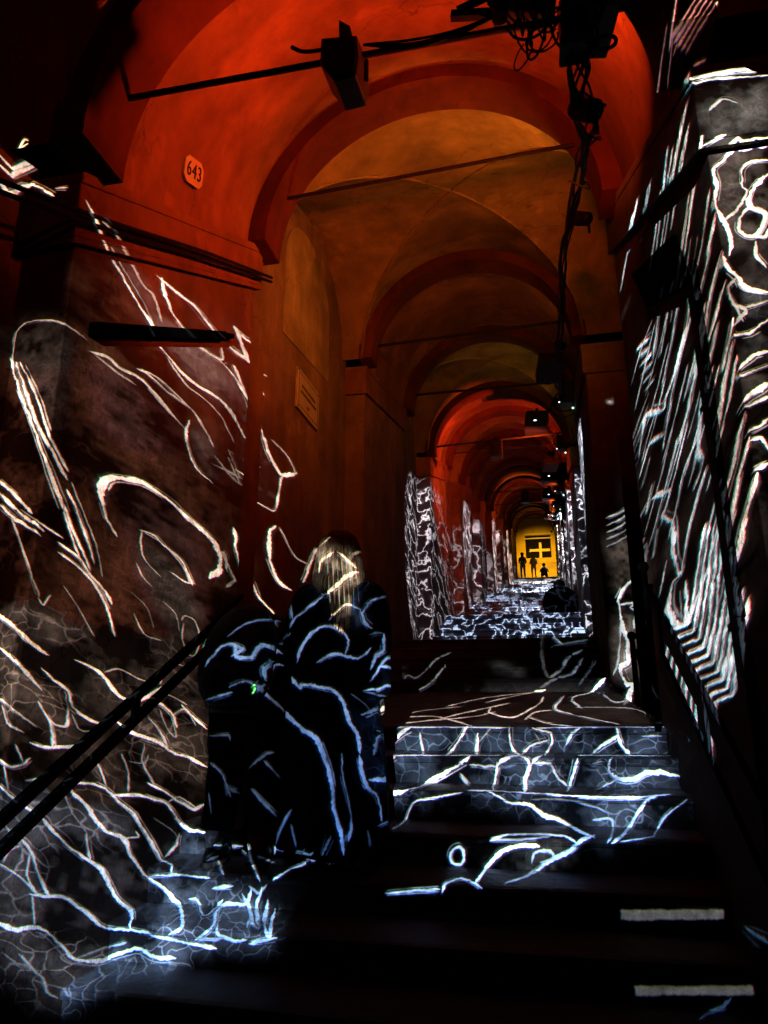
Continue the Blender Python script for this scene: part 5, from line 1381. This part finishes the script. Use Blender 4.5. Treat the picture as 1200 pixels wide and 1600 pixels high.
def show_lamp(x, y, z, target, col, power, label, size=R(130), blend=0.6, soft=0.05, s=1.0):
    """a small black lamp can with its light"""
    t = thing('show_lamp', label, 'lamp', W(x, y, z), 'coloured lamps of the light show')
    d = (Vector(target) - Vector((x, y, z))).normalized()
    b = Vector((x, y, z))
    MB().tube([b - d * .16 * s, b - d * .14 * s, b - d * .03 * s, b - d * .012 * s], [.03 * s, .05 * s, .055 * s, .05 * s], 12).build('can', 'black', t)
    MB().tube([b - d * .14 * s, b - d * .14 * s + Vector((0, 0, -.12 * s))], .01, 6).build('yoke', 'black', t)
    ld = bpy.data.lights.new('lamp_light', 'SPOT')
    ld.color = col; ld.energy = power; ld.spot_size = size; ld.spot_blend = blend; ld.shadow_soft_size = soft
    lo = bpy.data.objects.new('lamp_light', ld); COL.objects.link(lo)
    lo.location = W(*(b + d * 0.01)); aim(lo, W(*target))
    lo.parent = t; lo.matrix_parent_inverse = Matrix.Translation(-Vector(t.location))
    return t

RED, AMB, ORA, YEL = (1.0, 0.075, 0.008), (1.0, 0.31, 0.030), (1.0, 0.16, 0.015), (1.0, 0.50, 0.02)
show_lamp(0.30, 2.72, 2.62, (-0.75, 3.5, 3.9), RED, 400, 'small black lamp on the near rig washing the first vault red', R(158), 1.0)
show_lamp(0.45, -0.3, 1.75, (-1.3, 1.6, 2.9), RED, 7, 'dim red lamp above the viewer in the nearest bay', R(150), 1.0)
show_lamp(0.45, 4.75, 3.55, (-1.1, 5.9, 4.75), AMB, 105, 'small black lamp behind the first arch, lighting the groin vault amber', R(146), 1.0)
show_lamp(0.45, 8.4, 4.45, (-0.6, 9.4, 5.8), AMB, 13, 'dim lamp on the third rod under the brown vault', R(150), 1.0)
show_lamp(0.45, 10.9, 4.75, (-0.6, 12.0, 6.0), (1.0, 0.62, 0.10), 11, 'dim lamp behind the fourth rod under the olive vault', R(150), 1.0)
show_lamp(0.30, 12.62, 4.45, (-0.95, 14.5, 5.25), RED, 560, 'lamp at the glowing red arch, washing it red', R(118), 0.8)
show_lamp(0.45, 18.0, 5.4, (-0.6, 19.4, 7.0), RED, 60, 'far red lamp at the fifth arch pair', R(150), 1.0)
show_lamp(0.45, 23.0, 6.4, (-0.6, 24.4, 8.0), RED, 190, 'far red lamp under the second red arch', R(150), 1.0)
show_lamp(0.45, 28.0, 7.3, (-0.6, 29.4, 8.9), ORA, 300, 'far lamp lighting the orange arch', R(160), 1.0)
show_lamp(0.45, 33.0, 8.3, (-0.6, 34.4, 9.9), ORA, 100, 'very far lamp after the orange arch', R(150), 1.0)
show_lamp(0.45, 43.0, 10.1, (-0.6, 45, 11.6), YEL, 160, 'very far lamp near the yellow end', R(150), 1.0)
show_lamp(-0.5, 51.5, 11.4, (-0.5, 57.0, 10.7), YEL, 2100, 'flood lamp lighting the yellow end wall', R(66), 0.9)

# ---- slide projectors
def slide_nodes(ld, build):
    """colour of the beam by direction: build(nt, u, v) returns a colour socket; u, v are the tangents from the beam's axis"""
    ld.use_nodes = True
    nt = ld.node_tree
    em = next(n for n in nt.nodes if n.type == 'EMISSION')
    tc = nt.nodes.new('ShaderNodeTexCoord')
    sx = nt.nodes.new('ShaderNodeSeparateXYZ')
    nt.links.new(tc.outputs['Normal'], sx.inputs[0])
    def div(a, sgn):
        n = nt.nodes.new('ShaderNodeMath'); n.operation = 'DIVIDE'
        nt.links.new(sx.outputs[a], n.inputs[0]); nt.links.new(sx.outputs[2], n.inputs[1])
        n2 = nt.nodes.new('ShaderNodeMath'); n2.operation = 'MULTIPLY'; n2.inputs[1].default_value = sgn
        nt.links.new(n.outputs[0], n2.inputs[0])
        return n2.outputs[0]
    u, v = div(0, -1.0), div(1, -1.0)
    nt.links.new(build(nt, u, v), em.inputs['Color'])
    em.inputs['Strength'].default_value = 1.0

SL_U, SL_V, SL_HALF = -0.075, 0.105, 0.40      # middle and half width of the slide, as tangents from the beam's axis
SL_N = 2400
def make_slide():
    """draws the projectionist's slide: glowing veins, loops and smoky fills, in tangent units of the beam"""
    n = SL_N
    img = np.zeros((n, n, 3), np.float32)
    pu = lambda a: ((np.asarray(a, float) / 10000.0 - SL_U) / SL_HALF + 1) * 0.5 * n - 0.5
    pv = lambda a: ((np.asarray(a, float) / 10000.0 - SL_V) / SL_HALF + 1) * 0.5 * n - 0.5
    yy, xx = np.mgrid[0:n, 0:n].astype(np.float32)
    # smooth value noise for smoke and broken line width
    def vnoise(cells, seed):
        g = np.random.default_rng(seed).random((cells + 3, cells + 3)).astype(np.float32)
        f = np.linspace(0, cells, n, endpoint=False, dtype=np.float32)
        i = f.astype(int); t = f - i; t = t * t * (3 - 2 * t)
        a = g[i][:, i] * (1 - t)[None, :] + g[i][:, i + 1] * t[None, :]
        b = g[i + 1][:, i] * (1 - t)[None, :] + g[i + 1][:, i + 1] * t[None, :]
        return a * (1 - t)[:, None] + b * t[:, None]
    n1, n2, n3 = vnoise(24, 1), vnoise(70, 2), vnoise(190, 3)
    smoke = np.clip((n1 * .5 + n2 * .3 + n3 * .2 - .36) * 2.6, 0, 1)
    fine = 0.95 + 1.5 * (n3 * .5 + n2 * .5 - .5)
    w1, w2 = vnoise(38, 8), vnoise(95, 9)
    fil = np.exp(-((w1 * .7 + w2 * .3 - .5) / .012) ** 2) * np.clip(n2 * 2 - .7, 0, 1) + .8 * np.exp(-((w2 * .75 + n3 * .25 - .5) / .03) ** 2) * np.clip(n1 * 2.4 - 1.1, 0, 1)
    wig_x = (vnoise(120, 5) - .5) * 6.0 + (vnoise(420, 15) - .5) * 4.0
    wig_y = (vnoise(120, 6) - .5) * 6.0 + (vnoise(420, 16) - .5) * 4.0
    # the slide runs from warm white at the top to blue white at the foot
    tt = np.clip((np.linspace(SL_V - SL_HALF, SL_V + SL_HALF, n) + .21) / .16, 0, 1).astype(np.float32)[:, None, None]
    tone = np.array((0.47, 0.80, 1.32), np.float32) * (1 - tt) + np.array((1.0, 0.98, 0.96), np.float32) * tt
    def poly_mask(P, wob=1.0):
        xs, ys = pu(P[0::2]), pv(P[1::2])
        x0, x1, y0, y1 = [int(np.clip(q, 0, n - 1)) for q in (xs.min() - 3, xs.max() + 3, ys.min() - 3, ys.max() + 3)]
        X, Y = xx[y0:y1 + 1, x0:x1 + 1] + wob * wig_x[y0:y1 + 1, x0:x1 + 1], yy[y0:y1 + 1, x0:x1 + 1] + wob * wig_y[y0:y1 + 1, x0:x1 + 1]
        ins = np.zeros(X.shape, bool)
        for a in range(len(xs)):
            b = (a + 1) % len(xs)
            c = ((ys[a] > Y) != (ys[b] > Y)) & (X < (xs[b] - xs[a]) * (Y - ys[a]) / (ys[b] - ys[a] + 1e-9) + xs[a])
            ins ^= c
        return (slice(y0, y1 + 1), slice(x0, x1 + 1)), ins
    # a wavering cell network for the places where the picture is busiest
    C_ = 74
    gx = np.random.default_rng(21).random((C_ + 4, C_ + 4)).astype(np.float32); gy = np.random.default_rng(22).random((C_ + 4, C_ + 4)).astype(np.float32)
    sxx = xx * (C_ / n) + (vnoise(60, 31) - .5) * 1.1 + (vnoise(150, 33) - .5) * .5; syy = yy * (C_ / n) * 1.35 + (vnoise(60, 32) - .5) * 1.1 + (vnoise(150, 34) - .5) * .5
    sxx, syy = np.clip(sxx, 0, C_ - .01), np.clip(syy * .74, 0, C_ - .01)
    ci, cj = sxx.astype(np.int32), syy.astype(np.int32)
    f1 = np.full((n, n), 9, np.float32); f2 = f1.copy()
    for dj in (-1, 0, 1):
        for di in (-1, 0, 1):
            ii, jj = ci + di + 1, cj + dj + 1
            d_ = np.hypot(ci + di + gx[jj, ii] - sxx, cj + dj + gy[jj, ii] - syy)
            f2 = np.minimum(f2, np.maximum(f1, d_)); f1 = np.minimum(f1, d_)
    web = np.clip(1.15 - (f2 - f1) / (.035 + .10 * n2), 0, 1) * np.clip(n1 * 2.6 - .8, 0, 1)
    grain = 0.78 + 0.44 * vnoise(900, 41)
    for g, col, P, busy in SLIDE_FILLS:
        xs, ys = pu(P[0::2]), pv(P[1::2])
        solid = len(col) == 4
        r = 1 if solid else 26
        m_ = np.zeros((n, n), np.float32)
        sl, ins = poly_mask(P, 0.35 if solid else 1.0)
        m_[sl] = ins
        y0, y1, x0, x1 = max(0, sl[0].start - 2 * r), min(n, sl[0].stop + 2 * r), max(0, sl[1].start - 2 * r), min(n, sl[1].stop + 2 * r)
        r = max(1, min(r, (sl[0].stop - sl[0].start) // 5, (sl[1].stop - sl[1].start) // 5))
        w_ = m_[y0:y1, x0:x1]
        for ax in (0, 1, 0, 1):                                   # soft edge
            c_ = np.cumsum(np.pad(w_, [(r + 1, r) if q == ax else (0, 0) for q in (0, 1)], mode='edge'), axis=ax)
            w_ = ((c_[2 * r + 1:] - c_[:-2 * r - 1]) if ax == 0 else (c_[:, 2 * r + 1:] - c_[:, :-2 * r - 1])) / (2 * r + 1)
        sl = (slice(y0, y1), slice(x0, x1))
        a = (w_ * (fine[sl] * .7 + .25 if solid else smoke[sl] * 1.1 + .06 + busy * web[sl] + (0.5 if busy < 1 else 0) * fil[sl]) * g)[..., None] * np.array(col[:3], np.float32)
        img[sl] = np.maximum(img[sl], a)
    rs = random.Random(3)
    def stroke(xs, ys, w, g):
        wg = min(1.0, w / 5.0)
        if len(xs) < 2: return
        xs, ys = np.array(xs, float), np.array(ys, float)
        for e0, e1 in ((0, 1), (-1, -2)):
            q = np.hypot(xs[e0] - xs[e1], ys[e0] - ys[e1]) + 1e-6
            xs[e0] += (xs[e0] - xs[e1]) / q * 2.0 * w; ys[e0] += (ys[e0] - ys[e1]) / q * 2.0 * w
        cum = np.concatenate([[0], np.cumsum(np.hypot(np.diff(xs), np.diff(ys)))])
        for a in range(len(xs) - 1):
            pad = w * 2.6 + 4
            x0, x1 = sorted((xs[a], xs[a + 1])); y0, y1 = sorted((ys[a], ys[a + 1]))
            x0, x1, y0, y1 = int(max(0, x0 - pad)), int(min(n - 1, x1 + pad)), int(max(0, y0 - pad)), int(min(n - 1, y1 + pad))
            if x1 <= x0 or y1 <= y0: continue
            sl = (slice(y0, y1 + 1), slice(x0, x1 + 1))
            X, Y = xx[sl] + wg * wig_x[sl], yy[sl] + wg * wig_y[sl]
            dx, dy = xs[a + 1] - xs[a], ys[a + 1] - ys[a]
            t = np.clip(((X - xs[a]) * dx + (Y - ys[a]) * dy) / (dx * dx + dy * dy + 1e-9), 0, 1)
            d = np.hypot(X - xs[a] - t * dx, Y - ys[a] - t * dy)
            ww = w * (0.40 + 1.1 * n2[sl])
            la = cum[a] + t * (cum[a + 1] - cum[a])               # the ends run out to a point
            ww = ww * np.clip(np.minimum(la, cum[-1] - la) / (5 * w + 2) + .18, .18, 1)
            core = np.clip((ww - d) / 1.1 + .5, 0, 1)
            halo = np.exp(-(d / (ww * 1.3 + 1.5)) ** 2) * 0.06
            val = (np.maximum(core * fine[sl], halo) * g)[..., None] * tone[sl[0]]
            if pu(800) < xs[a] < pu(2080): val = val * np.array((.74, .95, 1.18), np.float32)
            img[sl] = np.maximum(img[sl], val)
    for wd, g, P in SLIDE_LINES:
        xs, ys = pu(P[0::2]), pv(P[1::2])
        w = max(0.7, 0.86 * wd / 10000.0 / SL_HALF * 0.5 * n)
        stroke(xs, ys, w, g)
        if w > 1.6 and len(xs) > 1:                              # thin strands that part from the main vein
            for q in range(2):
                sd = rs.choice((-1, 1)); o1, o2 = sd * rs.uniform(.9, 2.6) * w, sd * rs.uniform(.6, 3.4) * w
                dx, dy = np.gradient(xs), np.gradient(ys); ln = np.hypot(dx, dy) + 1e-6
                t = np.linspace(0, 1, len(xs))
                off = o1 * (1 - t) + o2 * t
                X2, Y2 = xs - dy / ln * off, ys + dx / ln * off
                a0 = rs.randrange(0, max(1, len(xs) // 2)); a1 = rs.randrange(min(len(xs), a0 + 2), len(xs) + 1)
                stroke(X2[a0:a1], Y2[a0:a1], max(.6, w * rs.uniform(.16, .34)), g * rs.uniform(.2, .55))
    for P in SLIDE_MASKS:                                        # the slide's own blacked-out areas
        sl, ins = poly_mask(P)
        img[sl][ins] *= 0.0
    img *= grain[..., None]
    img[..., 0] = np.roll(img[..., 0], 1, axis=1)                  # the lens fringes colours a little
    img[..., 2] = np.roll(img[..., 2], -1, axis=0)
    im = bpy.data.images.new('projector_slide', n, n, float_buffer=True)
    im.colorspace_settings.name = 'Non-Color'
    buf = np.ones((n, n, 4), np.float32); buf[..., :3] = img
    im.pixels.foreach_set(buf.ravel())
    im.pack()
    return im

P1, P1T = (0.02, -2.6, 1.15), (-0.45, 4.0, 0.35)
pj = thing('slide_projector', 'black projector behind the viewer throwing the white vein pattern over walls and steps', 'projector', W(P1[0], P1[1] - .35, P1[2] - .15))
d1 = (Vector(P1T) - Vector(P1)).normalized()
s1_ = d1.cross(Vector((0, 0, 1))).normalized(); u1_ = s1_.cross(d1)
MB().obox(Vector(P1) - d1 * .32, s1_ * .2, d1 * .2, u1_ * .09).build('housing', 'plastic', pj, bevel=.012)
MB().tube([Vector(P1) - d1 * .13, Vector(P1) - d1 * .03], .05, 16).build('lens_barrel', 'black', pj)
ld = bpy.data.lights.new('projector_beam', 'SPOT')
ld.spot_size = R(110); ld.spot_blend = 0.0; ld.shadow_soft_size = 0.0; ld.energy = 13500; ld.color = (0.90, 0.95, 1.0)
lo = bpy.data.objects.new('projector_beam', ld); COL.objects.link(lo)
lo.location = W(*P1); aim(lo, W(*P1T)); lo.parent = pj; lo.matrix_parent_inverse = Matrix.Translation(-Vector(pj.location))
slide = make_slide()
def img_slide(nt, u, v):
    cb = nt.nodes.new('ShaderNodeCombineXYZ')
    for s_, k, mid in ((u, 0, SL_U), (v, 1, SL_V)):
        a = nt.nodes.new('ShaderNodeMath'); a.operation = 'MULTIPLY_ADD'
        a.inputs[1].default_value = 0.5 / SL_HALF; a.inputs[2].default_value = 0.5 - 0.5 * mid / SL_HALF
        nt.links.new(s_, a.inputs[0]); nt.links.new(a.outputs[0], cb.inputs[k])
    t = nt.nodes.new('ShaderNodeTexImage'); t.image = slide; t.extension = 'CLIP'; t.interpolation = 'Linear'
    nt.links.new(cb.outputs[0], t.inputs[0])
    return t.outputs[0]
slide_nodes(ld, img_slide)

def vein_slide(scale, width, seed, tint, top=0.27):
    """a running slide of crooked veins, built from cell edges"""
    def f(nt, u, v):
        cb = nt.nodes.new('ShaderNodeCombineXYZ')
        nt.links.new(u, cb.inputs[0]); nt.links.new(v, cb.inputs[1]); cb.inputs[2].default_value = seed
        nz = nt.nodes.new('ShaderNodeTexNoise'); nz.inputs['Scale'].default_value = scale * .8; nz.inputs['Detail'].default_value = 3
        nt.links.new(cb.outputs[0], nz.inputs['Vector'])
        mx = nt.nodes.new('ShaderNodeVectorMath'); mx.operation = 'MULTIPLY_ADD'
        mx.inputs[1].default_value = (.22, .22, .0)
        nt.links.new(nz.outputs['Color'], mx.inputs[0]); nt.links.new(cb.outputs[0], mx.inputs[2])
        vo = nt.nodes.new('ShaderNodeTexVoronoi'); vo.feature = 'DISTANCE_TO_EDGE'; vo.inputs['Scale'].default_value = scale
        nt.links.new(mx.outputs[0], vo.inputs['Vector'])
        r = nt.nodes.new('ShaderNodeValToRGB'); r.color_ramp.interpolation = 'LINEAR'
        e = r.color_ramp.elements
        e[0].position = 0; e[0].color = (1, 1, 1, 1)
        e[1].position = width; e[1].color = (*[0.07 * q for q in tint], 1)
        k = r.color_ramp.elements.new(width * .55); k.color = (*[.9 * q for q in tint], 1)
        k = r.color_ramp.elements.new(min(.9, width * 4)); k.color = (0.006, .006, .008, 1)
        nt.links.new(vo.outputs['Distance'], r.inputs[0])
        # patches where the slide is dark
        n2 = nt.nodes.new('ShaderNodeTexNoise'); n2.inputs['Scale'].default_value = 2.6; n2.inputs['Detail'].default_value = 2
        nt.links.new(cb.outputs[0], n2.inputs['Vector'])
        r2 = nt.nodes.new('ShaderNodeValToRGB'); r2.color_ramp.elements[0].position = .40; r2.color_ramp.elements[1].position = .50
        nt.links.new(n2.outputs['Fac'], r2.inputs[0])
        mm = nt.nodes.new('ShaderNodeMix'); mm.data_type = 'RGBA'; mm.blend_type = 'MULTIPLY'; mm.inputs[0].default_value = 1.0
        nt.links.new(r.outputs[0], mm.inputs[6]); nt.links.new(r2.outputs[0], mm.inputs[7])
        # the picture's upper edge
        r3 = nt.nodes.new('ShaderNodeMapRange'); r3.inputs[1].default_value = top + .02; r3.inputs[2].default_value = top - .02
        nt.links.new(v, r3.inputs[0])
        m3 = nt.nodes.new('ShaderNodeMix'); m3.data_type = 'RGBA'; m3.blend_type = 'MULTIPLY'; m3.inputs[0].default_value = 1.0
        nt.links.new(mm.outputs[2], m3.inputs[6]); nt.links.new(r3.outputs[0], m3.inputs[7])
        return m3.outputs[2]
    return f
def far_projector(x, y, z, target, power, scale, width, seed, tint, label, size=R(80)):
    t = thing('slide_projector', label, 'projector', W(x, y - .3, z - .12), 'projectors on the far tie rods')
    d = (Vector(target) - Vector((x, y, z))).normalized(); s = d.cross(Vector((0, 0, 1))).normalized(); u_ = s.cross(d)
    MB().obox(Vector((x, y, z)) - d * .30, s * .16, d * .2, u_ * .08).build('housing', 'plastic', t, bevel=.01)
    MB().tube([Vector((x, y, z)) - d * .11, Vector((x, y, z)) - d * .02], .05, 12).build('lens_barrel', 'black', t)
    l = bpy.data.lights.new('projector_beam', 'SPOT')
    l.spot_size = size; l.spot_blend = .05; l.shadow_soft_size = 0.0; l.energy = power; l.color = tint
    o = bpy.data.objects.new('projector_beam', l); COL.objects.link(o)
    o.location = W(x, y, z); aim(o, W(*target)); o.parent = t; o.matrix_parent_inverse = Matrix.Translation(-Vector(t.location))
    slide_nodes(l, vein_slide(scale, width, seed, (1, 1, 1)))
far_projector(0.30, 8.6, 4.0, (-0.7, 15.0, 2.5), 6500, 15, .042, 1.3, (.66, .86, 1.25), 'black projector on the third rod, lighting the third flight', R(62))
far_projector(0.30, 15.4, 5.0, (-0.7, 22.0, 3.9), 7000, 13, .05, 4.3, (.66, .86, 1.25), 'black projector past the red arch, lighting the fourth flight', R(62))
far_projector(0.30, 25.4, 7.0, (-0.7, 33.0, 5.8), 11000, 14, .06, 7.3, (.78, .9, 1.15), 'far black projector lighting the upper flights', R(62))
far_projector(0.30, 35.4, 8.9, (-0.7, 44.0, 7.6), 12000, 14, .07, 9.3, (1.0, .95, .9), 'farthest black projector lighting the last flights', R(62))
